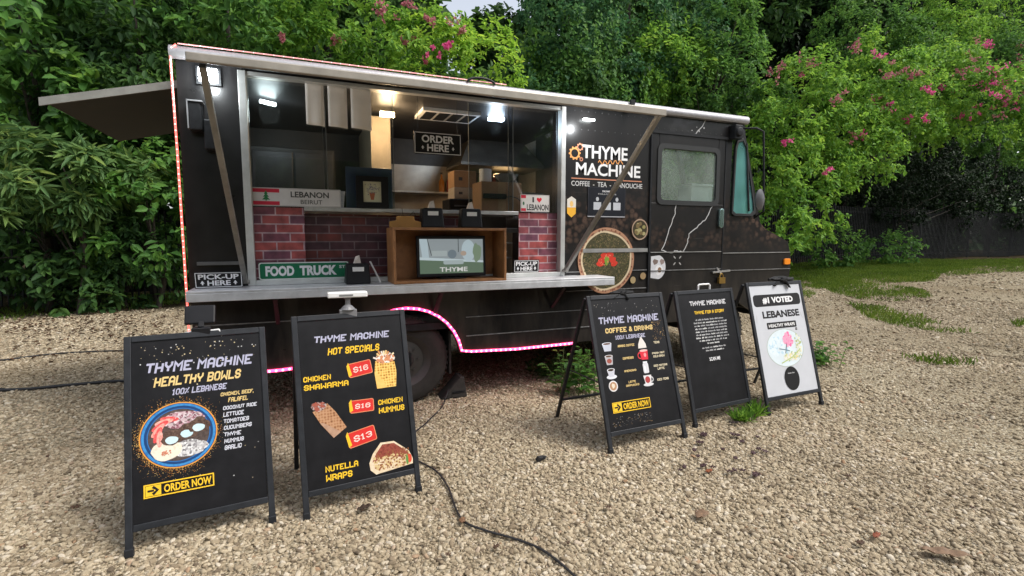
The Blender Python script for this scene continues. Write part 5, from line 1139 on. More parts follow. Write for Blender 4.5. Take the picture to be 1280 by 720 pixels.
m = MB(); m.box((1.75, 1.95, 2.12), (3.5, 2.22, 2.14)); part(m, "wall_shelf", ALU)
rb = random.Random(12)
SYR = [("amber", (.32, .12, .02)), ("dark red", (.20, .02, .02)), ("pale yellow", (.55, .45, .14)), ("brown", (.10, .045, .02)), ("white", (.6, .6, .58)), ("green", (.06, .20, .05))]
for k in range(9):
    nm, c_ = SYR[k % 6]; x = 2.52 + .105 * k; root = empty("bottle", (x, 2.06, 2.141), "%s bottle on the high shelf along the far kitchen wall, %s" % (nm, "nearer the order sign" if k < 6 else "nearer the cab"), "bottle", "bottles on the kitchen wall shelf")
    h = rb.uniform(.20, .27); m = MB(); m.lathe([(0, 0), (.035, 0), (.038, .01), (.038, h * .6), (.014, h * .8), (.014, h)], (0, 0, 0), 'Z', 16); m.build("glass_body", mat("syrup_" + nm.replace(' ', '_'), c_, .15), root, smooth=True); m = MB(); m.lathe([(.016, h), (.016, h + .025), (0, h + .025)], (0, 0, 0), 'Z', 12); m.build("cap", PLASTIC, root, smooth=True)
root = empty("coffee_machine", (3.15, 1.0, 1.60), "steel coffee machine under the amber lamp behind the right hand pane", "coffee machine")
m = MB(); m.box((-.24, -.2, 0), (.24, .25, .06)); m.box((-.24, .02, .06), (.24, .25, .42)); m.box((-.25, -.2, .30), (.25, .0195, .46)); m.build("machine_body", STEEL, root, bevel=.012)
for x in (-.12, .12): m = MB(); m.lathe([(0, 0), (.035, 0), (.035, .06), (0, .06)], (x, -.09, .24), 'Z', 16); m.bar((x, -.12, .26), (x, -.28, .25), .02, .02); m.build("portafilter", PLASTIC, root)
m = MB(); m.box((-.20, -.204, .36), (.20, -.2005, .42)); m.build("control_panel", PLASTIC, root)
m = MB(); m.box((2.5, 1.1, 2.38), (3.55, 1.75, 2.41)); m.add([(2.5, 1.1, 2.4105), (3.55, 1.1, 2.4105), (3.55, 1.75, 2.4105), (2.5, 1.75, 2.4105), (2.7, 1.4, 2.72), (3.4, 1.4, 2.72), (3.4, 1.75, 2.72), (2.7, 1.75, 2.72)], [(0, 1, 5, 4), (1, 2, 6, 5), (2, 3, 7, 6), (3, 0, 4, 7), (4, 5, 6, 7)]); part(m, "extractor_hood", mat("sooty_steel", (.075, .068, .06), .45, .5, var=.4, scale=5))
for k, x in enumerate((.62, .72, .83, .93)):
    root = empty("sauce_bottle", (x, .62, 1.551), "squeeze bottle on the work table behind the Beirut plate", "bottle", "squeeze bottles on the work table"); m = MB(); m.lathe([(0, 0), (.033, 0), (.033, .15), (.02, .175), (0, .176)], (0, 0, 0), 'Z', 14); m.build("bottle_body", mat("sauce_%d" % (k % 2), ((.55, .05, .03), (.62, .58, .48))[k % 2], .4), root, smooth=True); m = MB(); m.lathe([(.018, .177), (.005, .23), (0, .23)], (0, 0, 0), 'Z', 10); m.build("nozzle", WHITEP, root, smooth=True)

# ------------------------------------------------------------------ rope lights
def rope(name, pts, c, s, label, n=6, r=.008, step=.045, bk=2.6):
    root = empty(name, pts[0], label, "rope light", "rope lights running along the truck edges")
    off = Vector(pts[0]); P = [Vector(p) - off for p in pts]
    m = MB(); m.tube(P, r, 8); acc = 0
    for a_, b_ in zip(P[:-1], P[1:]):
        L = (b_ - a_).length; t = (step - acc)
        while t < L:
            q = a_.lerp(b_, t / L); m.blob(q + Vector((0, -r * .7, 0)), (r * .9, r * .9, r * .9), 1, 0, 0, 1); t += step
        acc = (acc + L) % step
    m.build("tubing", [emit(name + "_tube", c, s, (.7, .3, .3)), emit(name + "_bulb", tuple(min(1, v * .78 + .22) for v in c), s * bk)], root, smooth=True)
    return root
rope("rope_light", [(-.02, -.02, .80), (-.02, -.02, 1.5), (-.02, -.02, 2.2), (-.024, -.03, 2.80), (-.02, -.045, 2.90), (.02, -.05, 2.935)], (1, .11, .08), 1.25, "red rope light with whitish bulbs climbing the rear corner of the truck", r=.0075, step=.045, bk=1.7)
rope("roof_rope_light", [(.03, -.045, 2.945), (.6, -.03, 2.951), (1.2, -.03, 2.951), (2.6, -.03, 2.951)], (1, .45, .42), .5, "thin pale pink rope light along the roof edge", r=.0045, step=.07, bk=2.2)
ar = [(x, -.015, z) for x, z in arch(1.64, .52, .49)]
rope("skirt_rope_light", [(.02, -.015, .462), (.6, -.015, .462)] + ar + [(2.25, -.015, .475), (2.7, -.015, .458), (3.37, -.015, .465)], (1, .04, .17), 3.0, "red and pink rope light following the skirt and the wheel arch", r=.0125, step=.05, bk=1.1)

# ------------------------------------------------------------------ chock and cables
root = empty("wheel_chock", (2.10, .16, 0.01), "black rubber wedge pushed against the rear tyre", "wheel chock")
m = MB(); m.prism([(-.13, 0), (.13, 0), (.10, .20), (.06, .20)], -.09, .09); m.build("wedge", RUBBER, root, bevel=.01); m = MB(); m.box((-.02, -.095, .05), (.10, -.0905, .07)); m.build("moulded_groove", BLACKM, root)
def cable(pts, r, label, name="cable"):
    P = [Vector((x, y, ground_h(x, y) + z)) for x, y, z in pts]; out = []
    n = len(P)
    for i in range(n - 1):
        p0, p1, p2, p3 = P[max(i - 1, 0)], P[i], P[i + 1], P[min(i + 2, n - 1)]
        for k in range(6):
            t = k / 6; out.append(.5 * ((2 * p1) + (p2 - p0) * t + (2 * p0 - 5 * p1 + 4 * p2 - p3) * t * t + (3 * p1 - p0 - 3 * p2 + p3) * t ** 3))
    out.append(P[-1]); m = MB(); m.tube(out, r, 8); o = m.build(name, CABLEM, smooth=True); tag(o, label, "cable", "black cables lying on the gravel"); return o
def GP_(*px): return [(G(x, y).x, G(x, y).y, .018) for x, y in px]
cable([(-6, 3.9, .02)] + GP_((-60, 455), (0, 452), (40, 447), (80, 443), (150, 440)) + [(-.6, 3.3, .02), (.1, 2.1, .03)], .011, "thinner black cable crossing the gravel farther behind the bowl board")
cable([(-6, 1.9, .02)] + GP_((-60, 494), (0, 490), (40, 488), (90, 483), (155, 478)) + [(-.5, 1.75, .02), (.1, 1.5, .03)], .016, "thick black cable crossing the gravel closest behind the bowl board")
cable([(1.3, -.2, .02), (1.36, -.9, .03)] + GP_((524, 580), (545, 592), (560, 612), (570, 640), (582, 657), (610, 668), (645, 678), (675, 690), (700, 708), (722, 728)) + [(2.0, -3.2, .02)], .0062, "black cable curling over the gravel in front of the wraps board")
cable([(2.05, .1, .10)] + GP_((553, 510), (540, 524), (526, 537), (500, 552)) + [(1.2, -.5, .02)], .006, "thin black cord running from the wheel wedge behind the wraps board")
# ------------------------------------------------------------------ vegetation
def leaf_mat(name, cols, trans=.40, rough=.55, gain=1.6):
    cols = [tuple(v * gain for v in c_) for c_ in cols]
    m, nt, b = new_mat(name); out = nt.nodes['Material Output']
    ge = N(nt, "ShaderNodeNewGeometry"); tc = N(nt, "ShaderNodeTexCoord")
    no = N(nt, "ShaderNodeTexNoise", Scale=.9, Detail=3.0); nt.links.new(tc.outputs['Object'], no.inputs['Vector'])
    ad = N(nt, "ShaderNodeMath", operation='MULTIPLY_ADD'); ad.inputs[1].default_value = .62
    sb = N(nt, "ShaderNodeMath", operation='MULTIPLY_ADD'); sb.inputs[1].default_value = 1.1; sb.inputs[2].default_value = -.36
    nt.links.new(no.outputs[0], sb.inputs[0]); nt.links.new(ge.outputs['Random Per Island'], ad.inputs[0]); nt.links.new(sb.outputs[0], ad.inputs[2])
    n = len(cols); c = ramp(nt, ad.outputs[0], [(i / (n - 1), k) for i, k in enumerate(cols)])
    nt.links.new(c, b.inputs['Base Color']); b.inputs['Roughness'].default_value = rough; b.inputs['Specular IOR Level'].default_value = .2
    tl = N(nt, "ShaderNodeBsdfTranslucent")
    hs_ = N(nt, "ShaderNodeHueSaturation"); hs_.inputs['Hue'].default_value = .485; hs_.inputs['Value'].default_value = 1.6; nt.links.new(c, hs_.inputs['Color']); nt.links.new(hs_.outputs[0], tl.inputs[0])
    mx = N(nt, "ShaderNodeMixShader"); mx.inputs[0].default_value = trans
    nt.links.new(b.outputs[0], mx.inputs[1]); nt.links.new(tl.outputs[0], mx.inputs[2]); nt.links.new(mx.outputs[0], out.inputs[0])
    return m
LM = {
 'dark': leaf_mat("leaf_dark", [(.011, .028, .011), (.021, .052, .016), (.036, .082, .020), (.065, .125, .026)]),
 'mid': leaf_mat("leaf_mid", [(.018, .050, .014), (.036, .095, .020), (.060, .140, .026), (.11, .20, .034)]),
 'lit': leaf_mat("leaf_bright", [(.030, .085, .014), (.066, .155, .022), (.11, .215, .028), (.18, .28, .040)]),
 'lime': leaf_mat("leaf_lime", [(.045, .11, .016), (.095, .20, .024), (.16, .28, .032), (.25, .35, .045)]),
 'blue': leaf_mat("leaf_bluegreen", [(.014, .042, .022), (.028, .078, .034), (.044, .110, .040), (.085, .165, .040)]),
 'deep': leaf_mat("leaf_hollow_shade", [(.004, .010, .005), (.008, .020, .008), (.014, .032, .011), (.022, .048, .014)], .15, .6, 1),  # leaf colours darkened to paint in the shade of the hollow
 'palm': leaf_mat("leaf_pale", [(.035, .075, .030), (.055, .11, .038), (.085, .15, .045), (.16, .21, .05)]),
}
PINK = leaf_mat("blossom_pink", [(.46, .06, .17), (.66, .10, .27), (.74, .22, .38)], .3, .6, 1)
SALM = leaf_mat("blossom_salmon", [(.34, .11, .13), (.46, .17, .19), (.36, .18, .14)], .3, .6, 1)
RNG = np.random.default_rng(11)
def nrm(a): return a / np.maximum(1e-9, np.linalg.norm(a, axis=-1, keepdims=True))
def leaf_object(name, base, d, up, L, W, m, parent=None, droop=.18, fold=.18):
    n = len(base); d = nrm(d); s = nrm(np.cross(d, up)); u = np.cross(s, d)
    L = L[:, None]; W = W[:, None]
    V = np.empty((n, 6, 3), np.float32)
    V[:, 0] = base; V[:, 1] = base + d * L * .38 + s * W * .5 + u * W * fold; V[:, 2] = base + d * L * .74 + s * W * .36 + u * (W * fold - L * droop * .5)
    V[:, 3] = base + d * L - u * L * droop; V[:, 4] = base + d * L * .74 - s * W * .36 + u * (W * fold - L * droop * .5); V[:, 5] = base + d * L * .38 - s * W * .5 + u * W * fold
    me = bpy.data.meshes.new(name); me.vertices.add(n * 6); me.vertices.foreach_set('co', V.ravel())
    idx = (np.arange(n)[:, None] * 6 + np.array([0, 1, 2, 3, 0, 3, 4, 5])[None]).astype(np.int32).ravel()
    me.loops.add(n * 8); me.loops.foreach_set('vertex_index', idx); me.polygons.add(n * 2)
    me.polygons.foreach_set('loop_start', np.arange(0, n * 8, 4, dtype=np.int32)); me.materials.append(m); me.update(calc_edges=True)
    o = bpy.data.objects.new(name, me); COL.objects.link(o)
    if parent: o.parent = parent
    return o
def lump(u, seed, f=3.0):
    r = np.random.default_rng(seed); k = r.normal(0, f, (5, 3)); ph = r.uniform(0, 6.28, 5)
    return np.sin(u @ k.T + ph).mean(1)
def shell(blobs, dens, seed, amp=.28, inner=.62):
    P = []; Nn = []
    r = np.random.default_rng(seed)
    for bi, (c, rad) in enumerate(blobs):
        a, b_, cc = rad; area = 4 * math.pi * (((a * b_) ** 1.6 + (a * cc) ** 1.6 + (b_ * cc) ** 1.6) / 3) ** (1 / 1.6); n = int(area * dens)
        u = nrm(r.normal(0, 1, (n, 3))); k = 1 + amp * lump(u, seed * 7 + bi) + .5 * amp * lump(u, seed * 5 + bi, 7.0)
        q = 1 - (1 - inner) * r.random(n) ** 2.2
        p = np.array(c) + u * np.array(rad) * (k * q)[:, None]; nn = nrm(u / np.array(rad))
        keep = p[:, 2] > .06
        tc = np.array(CAM) - p; keep &= ((nrm(tc) * nn).sum(1) > -.25) | (r.random(n) < .45)
        for bj, (c2, r2) in enumerate(blobs):
            if bj != bi: keep &= ((((p - np.array(c2)) / np.array(r2)) ** 2).sum(1) > .45)
        P.append(p[keep]); Nn.append(nn[keep])
    return np.concatenate(P), np.concatenate(Nn)
def foliage(name, blobs, kind, m, parent, seed, dens=1.0, amp=.28, tuft=1.0):
    """kind: leaf length, width ratio, leaves per sprig, sprig length, sprigs per square metre, droop, upward pull"""
    L, wr, k, tw, sd, droop, upw = kind; r = np.random.default_rng(seed)
    p, nn = shell(blobs, sd * dens, seed, amp); n = len(p)
    if tuft:                                  # gather the sprigs into domed tufts with gaps between them
        M_ = max(6, int(n / (sd * dens) * 1.9)); cc = p[r.choice(n, min(n, M_), replace=False)] ; best = np.empty(n, int)
        for s0 in range(0, n, 4000): best[s0:s0 + 4000] = ((p[s0:s0 + 4000, None] - cc[None]) ** 2).sum(2).argmin(1)
        q = p - cc[best]; dist = np.linalg.norm(q, axis=1); p = cc[best] + q * (1 - .42 * tuft) + nn * (tuft * .55 * np.clip(.55 - dist, -.25, .55))[:, None] + np.array([0, 0, .10 * tuft])
    d = nrm(nn * .7 + r.normal(0, .45, (n, 3)) + np.array([0, 0, upw]))
    base = []; dd = []; up = []; LL = []
    for j in range(k):
        f = (j + .5) / k; b = p + d * tw * f + r.normal(0, tw * .12, (n, 3)); rad = nrm(np.cross(d, nrm(r.normal(0, 1, (n, 3)))))
        q = nrm(d * (.35 + .5 * f) + rad * .95 + np.array([0, 0, -droop]))
        base.append(b); dd.append(q); up.append(nn * .45 + np.array([0, 0, .9]) + r.normal(0, .33, (n, 3))); LL.append(L * r.lognormal(0, .24, n))
    base = np.concatenate(base); dd = np.concatenate(dd); up = np.concatenate(up); LL = np.concatenate(LL)
    return leaf_object(name, base, dd, up, LL, LL * wr * r.uniform(.85, 1.15, len(LL)), m, parent, droop=.12 + droop * .25)
K = { # L, w/L, k, sprig, sprigs/m2, droop, up
 'big': (.18, .44, 7, .24, 17, .45, .25), 'mid': (.13, .48, 7, .20, 26, .35, .25), 'vine': (.105, .80, 6, .24, 34, .55, -.1),
 'fine': (.085, .62, 8, .22, 34, .3, .3), 'palm': (.26, .19, 9, .06, 24, .40, .6), 'far': (.34, .5, 6, .4, 7, .35, .2), 'wide': (.22, .5, 6, .28, 14, .5, .2)}
def px_blob(x, y, Y, rx, rz, ry):
    c = S(x, y, Y); z = (c - CAM).dot(_fw); k = z / FPX; return (tuple(c), (rx * k, ry, rz * k))
def trunk(blobs, root, seed, r0=.12):
    rn = random.Random(seed); c = Vector(blobs[0][0]); base = Vector(root.location); m = MB()
    mid = base.lerp(c, .55) + Vector((rn.uniform(-.25, .25), rn.uniform(-.2, .2), 0)); top = c + Vector((0, 0, blobs[0][1][2] * .4))
    pts = [base - Vector((0, 0, .1)), base + (mid - base) * .45 + Vector((rn.uniform(-.1, .1), 0, 0)), mid, mid.lerp(top, .5) + Vector((rn.uniform(-.2, .2), 0, 0)), top]
    m.tube([p - base for p in pts], [r0 * 1.3, r0, r0 * .8, r0 * .5, r0 * .2], 8)
    for cc, rad in list(blobs) + list(blobs):
        e = Vector(cc) + Vector((rn.uniform(-.6, .6) * rad[0], rn.uniform(-.6, .6) * rad[1], rn.uniform(-.2, .6) * rad[2])); st = pts[1].lerp(pts[3], rn.random())
        md = st.lerp(e, .5) + Vector((0, 0, .15)); m.tube([st - base, md - base, e - base], [r0 * .45, r0 * .3, r0 * .1], 6)
    return m.build("trunk", BARK, root, smooth=True)
def hit(blobs, x, y):
    r = ray(x, y); best = None
    for c, rad in blobs:
        o = Vector([(CAM[i] - c[i]) / rad[i] for i in range(3)]); d = Vector([r[i] / rad[i] for i in range(3)])
        A, B, C_ = d.dot(d), o.dot(d), o.dot(o) - 1; D = B * B - A * C_
        if D > 0:
            t = (-B - math.sqrt(D)) / A
            if best is None or t < best: best = t
    return None if best is None else CAM + r * best
def blossoms(root, blobs, spots, m, seed, n=64):
    r = np.random.default_rng(seed); P = []
    for x, y, rp in spots:
        h = hit(blobs, x, y)
        if h is None: h = S(x, y, blobs[0][0][1] - blobs[0][1][1] * .7)
        k = (h - CAM).dot(_fw) / FPX * rp; q = int(n * max(.5, rp / 9))
        for _ in range(max(2, q // 14)):
            a = np.array(h) + r.normal(0, k * .55, 3) * np.array([1, .5, .8]); dr = nrm(r.normal(0, 1, 3) + np.array([0, -.6, .2])); t = r.random(14)[:, None] * k * .9
            P.append(a + dr * t + r.normal(0, k * .10, (14, 3)) - np.array([.05, .28, 0]))
    P = np.concatenate(P); n_ = len(P)
    o = leaf_object("blossoms", P, r.normal(0, 1, (n_, 3)), r.normal(0, 1, (n_, 3)), r.uniform(.05, .10, n_), r.uniform(.04, .075, n_), m, root)
    o.location = -Vector(root.location); return o
SEED = [100]
def plant(name, label, blobs, kind, col, group=None, pink=(), salmon=(), dens=1.0, amp=.36, r0=.10, foot=None, part_name="crown"):
    SEED[0] += 1; B = [px_blob(*b) for b in blobs]; c = B[0][0]
    if 'vine' in name and not foot: foot = (c[0], 15.5); r0 = .03
    fx, fy = foot or (c[0], c[1] + .2); root = empty(name, (fx, fy, ground_h(fx, fy)), label, name.replace('_', ' '), group)
    o = foliage(part_name, B, K[kind], LM[col], root, SEED[0], dens, amp); o.location = -Vector(root.location)
    trunk(B, root, SEED[0], r0)
    if pink: blossoms(root, B, pink, PINK, SEED[0])
    if salmon: o = blossoms(root, B, salmon, SALM, SEED[0] + 500, 60)
    return root, B
GT = "trees and vines growing along the edge of the lot"
plant("tree", "broad leaved tree at the outer left, above the pale fan-leaved shrub", [(25, 45, 9.4, 95, 85, 1.5), (55, 125, 9.0, 85, 60, 1.2), (-40, 150, 9.2, 70, 90, 1.2)], 'wide', 'mid', GT)
plant("tree", "dark broad leaved tree directly behind the open rear flap", [(170, 35, 9.8, 85, 85, 1.5), (150, 120, 9.4, 75, 60, 1.2), (215, 110, 9.6, 60, 70, 1.1)], 'big', 'dark', GT, dens=1.2)
plant("shrub", "pale green shrub with fan shaped leaves below the open rear flap", [(78, 222, 8.0, 80, 42, .8), (15, 250, 8.1, 55, 36, .7), (130, 245, 8.2, 45, 34, .7)], 'palm', 'palm', GT, amp=.4, r0=.05)
plant("shrub", "leafy green shrub beside the rear corner of the truck", [(185, 275, 8.5, 55, 60, .8), (200, 215, 8.9, 45, 50, .8)], 'big', 'mid', GT, r0=.05)
plant("shrub", "low dark shrub under the fan-leaved shrub at the gravel's edge", [(45, 310, 8.7, 80, 48, .9), (-20, 320, 8.6, 60, 55, .9), (50, 358, 8.5, 85, 34, .6)], 'big', 'dark', GT, r0=.05)
plant("shrub", "low dark shrub between the rear corner of the truck and the fan-leaved shrub", [(150, 332, 9.0, 60, 46, .8), (105, 290, 9.0, 55, 50, .8), (165, 362, 8.8, 62, 28, .6)], 'mid', 'dark', GT, r0=.05)
plant("tree", "leafy tree with a reddish stem rising above the rear end of the roof", [(285, 22, 9.5, 75, 60, 1.4), (345, 55, 9.1, 65, 48, 1.2)], 'big', 'mid', GT)
plant("flowering_vine", "flowering vine spilling over above the hanging paper sheets", [(425, 40, 9.0, 75, 52, 1.3), (495, 72, 8.6, 55, 40, 1.0), (390, 85, 8.8, 60, 35, 1.0)], 'mid', 'lit', GT, pink=[(527, 80, 5)], salmon=[(480, 20, 12), (500, 12, 10), (355, 55, 8), (420, 60, 8)])
plant("flowering_vine", "yellow green vine with pink blooms, right beneath the strip of open sky", [(540, 72, 8.8, 54, 38, 1.2), (600, 88, 8.2, 46, 38, 1.0), (560, 95, 8.5, 60, 35, 1.0)], 'mid', 'lime', GT, pink=[(557, 64, 8), (545, 72, 5)], salmon=[(570, 40, 12), (535, 35, 10), (510, 55, 8)])
plant("tree", "small dark tree far off against the open sky", [(616, 50, 24, 24, 20, 2.0), (638, 60, 23, 22, 20, 2.0), (594, 62, 23, 22, 22, 2)], 'far', 'dark', dens=1.6, amp=.2)
rt_, B_ = plant("vine_covered_tree", "tall tree draped in hanging blue green vines beside the open sky", [(712, 50, 10.0, 58, 75, 1.6), (790, 35, 10.6, 75, 75, 1.8), (850, 55, 10.3, 50, 85, 1.5), (745, 115, 9.6, 95, 55, 1.4)], 'vine', 'blue', GT, dens=.85)
def strands(root, B, x0, x1, y0, y1, n, seed, col, lm=(1.0, 3.0)):
    r = np.random.default_rng(seed); bb = []; dd = []; uu = []; LL = []
    for _ in range(n):
        h = hit(B, r.uniform(x0, x1), r.uniform(y0, y1))
        if h is None: continue
        ln = r.uniform(*lm); k = int(ln / .045); t = np.arange(k) * .045; base = np.array(h) + np.array([0, -.08, 0])
        p = base + np.stack([.06 * np.sin(t * 3 + r.random() * 6), -.04 * np.ones(k) + .03 * np.sin(t * 5), -t], 1) + r.normal(0, .05, (k, 3))
        bb.append(p); dd.append(r.normal(0, .5, (k, 3)) + np.array([0, -.3, -.9])); uu.append(r.normal(0, .3, (k, 3)) + np.array([.1, -.9, .5])); LL.append(.10 * r.lognormal(0, .2, k))
    L = np.concatenate(LL); o = leaf_object("hanging_vines", np.concatenate(bb), np.concatenate(dd), np.concatenate(uu), L, L * .85, LM[col], root); o.location = -Vector(root.location)
strands(rt_, B_, 648, 880, 5, 110, 150, 5, 'mid'); strands(rt_, B_, 800, 835, 5, 100, 40, 6, 'lit', (1.5, 3.2)); strands(rt_, B_, 650, 672, 30, 110, 14, 7, 'lit')
plant("tree", "bright bushy tree in front of the vine-draped tree, above the lettering on the truck", [(820, 92, 9.0, 42, 40, 1.0), (855, 78, 9.2, 30, 36, .9)], 'mid', 'lit', GT, dens=.9, amp=.4)
plant("tree", "loose mid green tree behind the cab roof", [(905, 62, 8.8, 55, 58, 1.2), (935, 112, 8.4, 52, 40, 1.1), (880, 112, 8.5, 45, 34, 1.0)], 'mid', 'mid', GT, dens=.9, amp=.4)
plant("tree", "tall dark tree with bare trunks behind the loose green tree", [(1010, 10, 15, 60, 55, 2.4), (950, 5, 14.5, 50, 55, 2.0), (1040, 40, 15, 50, 50, 2.0)], 'far', 'dark', GT, r0=.22)
plant("tree", "rounded green tree behind the middle of the pink flowering mound", [(1082, 45, 11.0, 58, 42, 1.6), (1120, 70, 10.6, 45, 35, 1.4)], 'mid', 'mid', GT, foot=(20.5, 15.5))
plant("tree", "bright green tree in the back, next to the dark corner tree", [(1195, 30, 11.0, 62, 50, 1.8), (1160, 65, 10.6, 50, 36, 1.5)], 'mid', 'lit', GT, foot=(27.5, 15.5))
plant("tree", "dark tree in the upper right corner behind the flowering vines", [(1265, 20, 13, 60, 60, 2.4), (1300, 60, 12.5, 50, 60, 2.0)], 'big', 'dark', GT)
r1, B1 = plant("flowering_vine", "bright flowering vine mound hanging down just beyond the windshield", [(1000, 140, 7.6, 66, 66, 1.6), (966, 205, 6.9, 42, 62, 1.1), (1008, 235, 7.3, 52, 62, 1.2), (962, 292, 6.6, 38, 42, .9), (1045, 180, 7.5, 44, 58, 1.2)], 'mid', 'lit', GT, pink=[(975, 183, 6), (1024, 217, 6), (988, 100, 5)], salmon=[(960, 95, 12), (1000, 85, 12), (1030, 120, 10), (1060, 175, 8)], dens=.95)
r2, B2 = plant("flowering_vine", "flowering vine mound with scattered pink sprays in the middle of the vine bank", [(1085, 115, 7.8, 72, 50, 1.8), (1066, 180, 7.6, 52, 46, 1.3), (1120, 158, 7.8, 42, 28, 1.2)], 'vine', 'lit', GT, pink=[(1098, 139, 9), (1123, 156, 7), (1086, 70, 7), (1150, 118, 8), (1145, 152, 6), (1065, 172, 8)], salmon=[(1050, 70, 10), (1100, 95, 14), (1130, 100, 10), (1080, 130, 10)])
r3, B3 = plant("flowering_vine", "flowering vine mound with the largest magenta spray, above the dark hollow", [(1170, 112, 8.2, 78, 44, 2.0), (1222, 136, 7.2, 72, 30, 2.4)], 'vine', 'lit', GT, pink=[(1228, 102, 17), (1224, 64, 11), (1250, 128, 12), (1236, 118, 10), (1190, 147, 6), (1166, 116, 9), (1207, 140, 8)], salmon=[(1190, 92, 14), (1150, 90, 10), (1240, 140, 12), (1205, 72, 10)])
r4, B4 = plant("flowering_vine", "shaded flowering vine running out of the picture at the right edge", [(1268, 95, 8.4, 58, 50, 2.0), (1288, 160, 7.6, 48, 46, 2.2)], 'vine', 'mid', GT, pink=[(1272, 112, 9)], salmon=[(1262, 80, 12), (1270, 60, 8)])
for r_, B, x0, x1, y0, y1 in ((r1, B1, 940, 1060, 180, 280), (r2, B2, 1040, 1140, 150, 215), (r3, B3, 1120, 1270, 140, 180), (r4, B4, 1250, 1300, 150, 215)): strands(r_, B, x0, x1, y0, y1, 11, int(x0), 'lit' if x0 < 1200 else 'mid', (.5, 1.8))
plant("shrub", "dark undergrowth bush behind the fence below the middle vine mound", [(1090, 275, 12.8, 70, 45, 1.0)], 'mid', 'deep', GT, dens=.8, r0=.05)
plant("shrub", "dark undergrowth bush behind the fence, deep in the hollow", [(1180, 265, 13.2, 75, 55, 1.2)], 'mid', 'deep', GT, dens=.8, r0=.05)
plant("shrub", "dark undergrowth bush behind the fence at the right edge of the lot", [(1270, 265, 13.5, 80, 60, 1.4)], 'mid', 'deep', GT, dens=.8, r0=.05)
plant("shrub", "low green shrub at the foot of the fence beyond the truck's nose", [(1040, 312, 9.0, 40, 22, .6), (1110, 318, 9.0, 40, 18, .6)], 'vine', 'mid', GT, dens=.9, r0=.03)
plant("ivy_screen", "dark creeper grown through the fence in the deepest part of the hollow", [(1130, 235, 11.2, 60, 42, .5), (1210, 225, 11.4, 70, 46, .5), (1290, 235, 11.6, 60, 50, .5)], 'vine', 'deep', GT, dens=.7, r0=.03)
# growth hidden behind the truck and beyond the frame, so that the place holds together from the side
for i, (x, y, rx, lab) in enumerate(((330, 190, 100, "leafy bush behind the truck near its rear corner"), (520, 200, 100, "leafy bush behind the middle of the truck"), (720, 190, 100, "leafy bush behind the cab of the truck"), (880, 210, 90, "leafy bush behind the nose of the truck"))):
    plant("shrub", lab, [(x, y, 9.2, rx, 110, 1.2)], 'wide', 'dark', GT, dens=.7)
# tall row behind, and the wood beyond
gB = "tall trees in the row behind the vines"
rn = random.Random(8)
for i in range(14):
    x = -15 + 4.3 * i + rn.uniform(-.6, .6); y = 14.5 + rn.uniform(-1, 1.5) + .06 * x; SEED[0] += 1
    h_ = 14 + max(0, x) * .22 if not (3.5 < x < 11) else 7
    root = empty("tree", (x, y, ground_h(x, y)), "tall dark tree in the crowded row behind the vines", "tree", gB)
    B = [((x, y, h_ * .72), (2.5, 2.0, h_ * .36)), ((x + rn.uniform(-1, 1), y - .6, h_ * .40), (2.3, 1.7, h_ * .34)), ((x, y, h_ * .16), (2.4, 1.5, h_ * .18))]
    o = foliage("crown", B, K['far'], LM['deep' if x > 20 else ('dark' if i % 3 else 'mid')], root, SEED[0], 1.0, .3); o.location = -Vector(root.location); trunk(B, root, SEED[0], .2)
n = 42000; X = RNG.uniform(-45, 75, n); Yw = 21 + RNG.uniform(-2.5, 3, n) + .05 * X; xa = (X - CAM.x) / (Yw - CAM.y)
hmax = np.where((xa > .25) & (xa < .46), 9.6, 14 + .30 * np.maximum(0, X)) + 1.2 * np.sin(X * 1.3) + .7 * np.sin(X * 3.1); Z = hmax * RNG.random(n) ** .8
o = leaf_object("woods", np.stack([X, Yw, Z], 1), RNG.normal(0, 1, (n, 3)) + np.array([0, -.4, -.3]), RNG.normal(0, .4, (n, 3)) + np.array([0, -.6, .7]), RNG.uniform(.8, 1.4, n), RNG.uniform(.5, .8, n), LM['dark'])
tag(o, "dense dark wood closing off the view behind the trees", "woods", kind="stuff")
n = 24000; X = RNG.uniform(-50, 70, n); Yw = -24 + RNG.uniform(-3, 2, n); Z = (8.5 + 1.5 * np.sin(X * .7) + .8 * np.sin(X * 2.3)) * RNG.random(n) ** .8  # unseen tree line behind the camera, added to darken the reflections
o = leaf_object("woods", np.stack([X, Yw, Z], 1), RNG.normal(0, 1, (n, 3)), RNG.normal(0, .5, (n, 3)) + np.array([0, .6, .6]), RNG.uniform(.9, 1.6, n), RNG.uniform(.6, 1.0, n), LM['mid'])  # added unseen woods behind the camera
tag(o, "unseen wood added across the lot, mirrored in the serving window", "woods", kind="stuff")

# ------------------------------------------------------------------ fences
def fence(x0, y0, x1, y1, h, label, step=.125):
    root = empty("picket_fence", (x0, y0, 0), label, "fence", "dark metal fences behind the plants"); L = math.hypot(x1 - x0, y1 - y0); d = Vector(((x1 - x0) / L, (y1 - y0) / L, 0)); m = MB(); po = []
    for k in range(int(L / step)):
        p = d * (k * step); g = ground_h(x0 + p.x, y0 + p.y); m.bar(p + Vector((0, 0, g + .05)), p + Vector((0, 0, g + h)), .03, .03)
    for z in (.3, h - .25):
        for k in range(int(L / 2.4)):
            a_, b_ = d * (k * 2.4), d * (k * 2.4 + 2.4); m.bar(a_ + Vector((0, .03, ground_h(x0 + a_.x, 0) + z)), b_ + Vector((0, .03, ground_h(x0 + b_.x, 0) + z)), .04, .04)
    m.build("picket_panel", FENCEM, root)
    for k in range(int(L / 2.4) + 1):
        p = d * (k * 2.4); g = ground_h(x0 + p.x, 0); q = MB(); q.box((p.x - .04, p.y + .05, g - .1), (p.x + .04, p.y + .13, g + h + .1)); q.build("post", FENCEM, root)
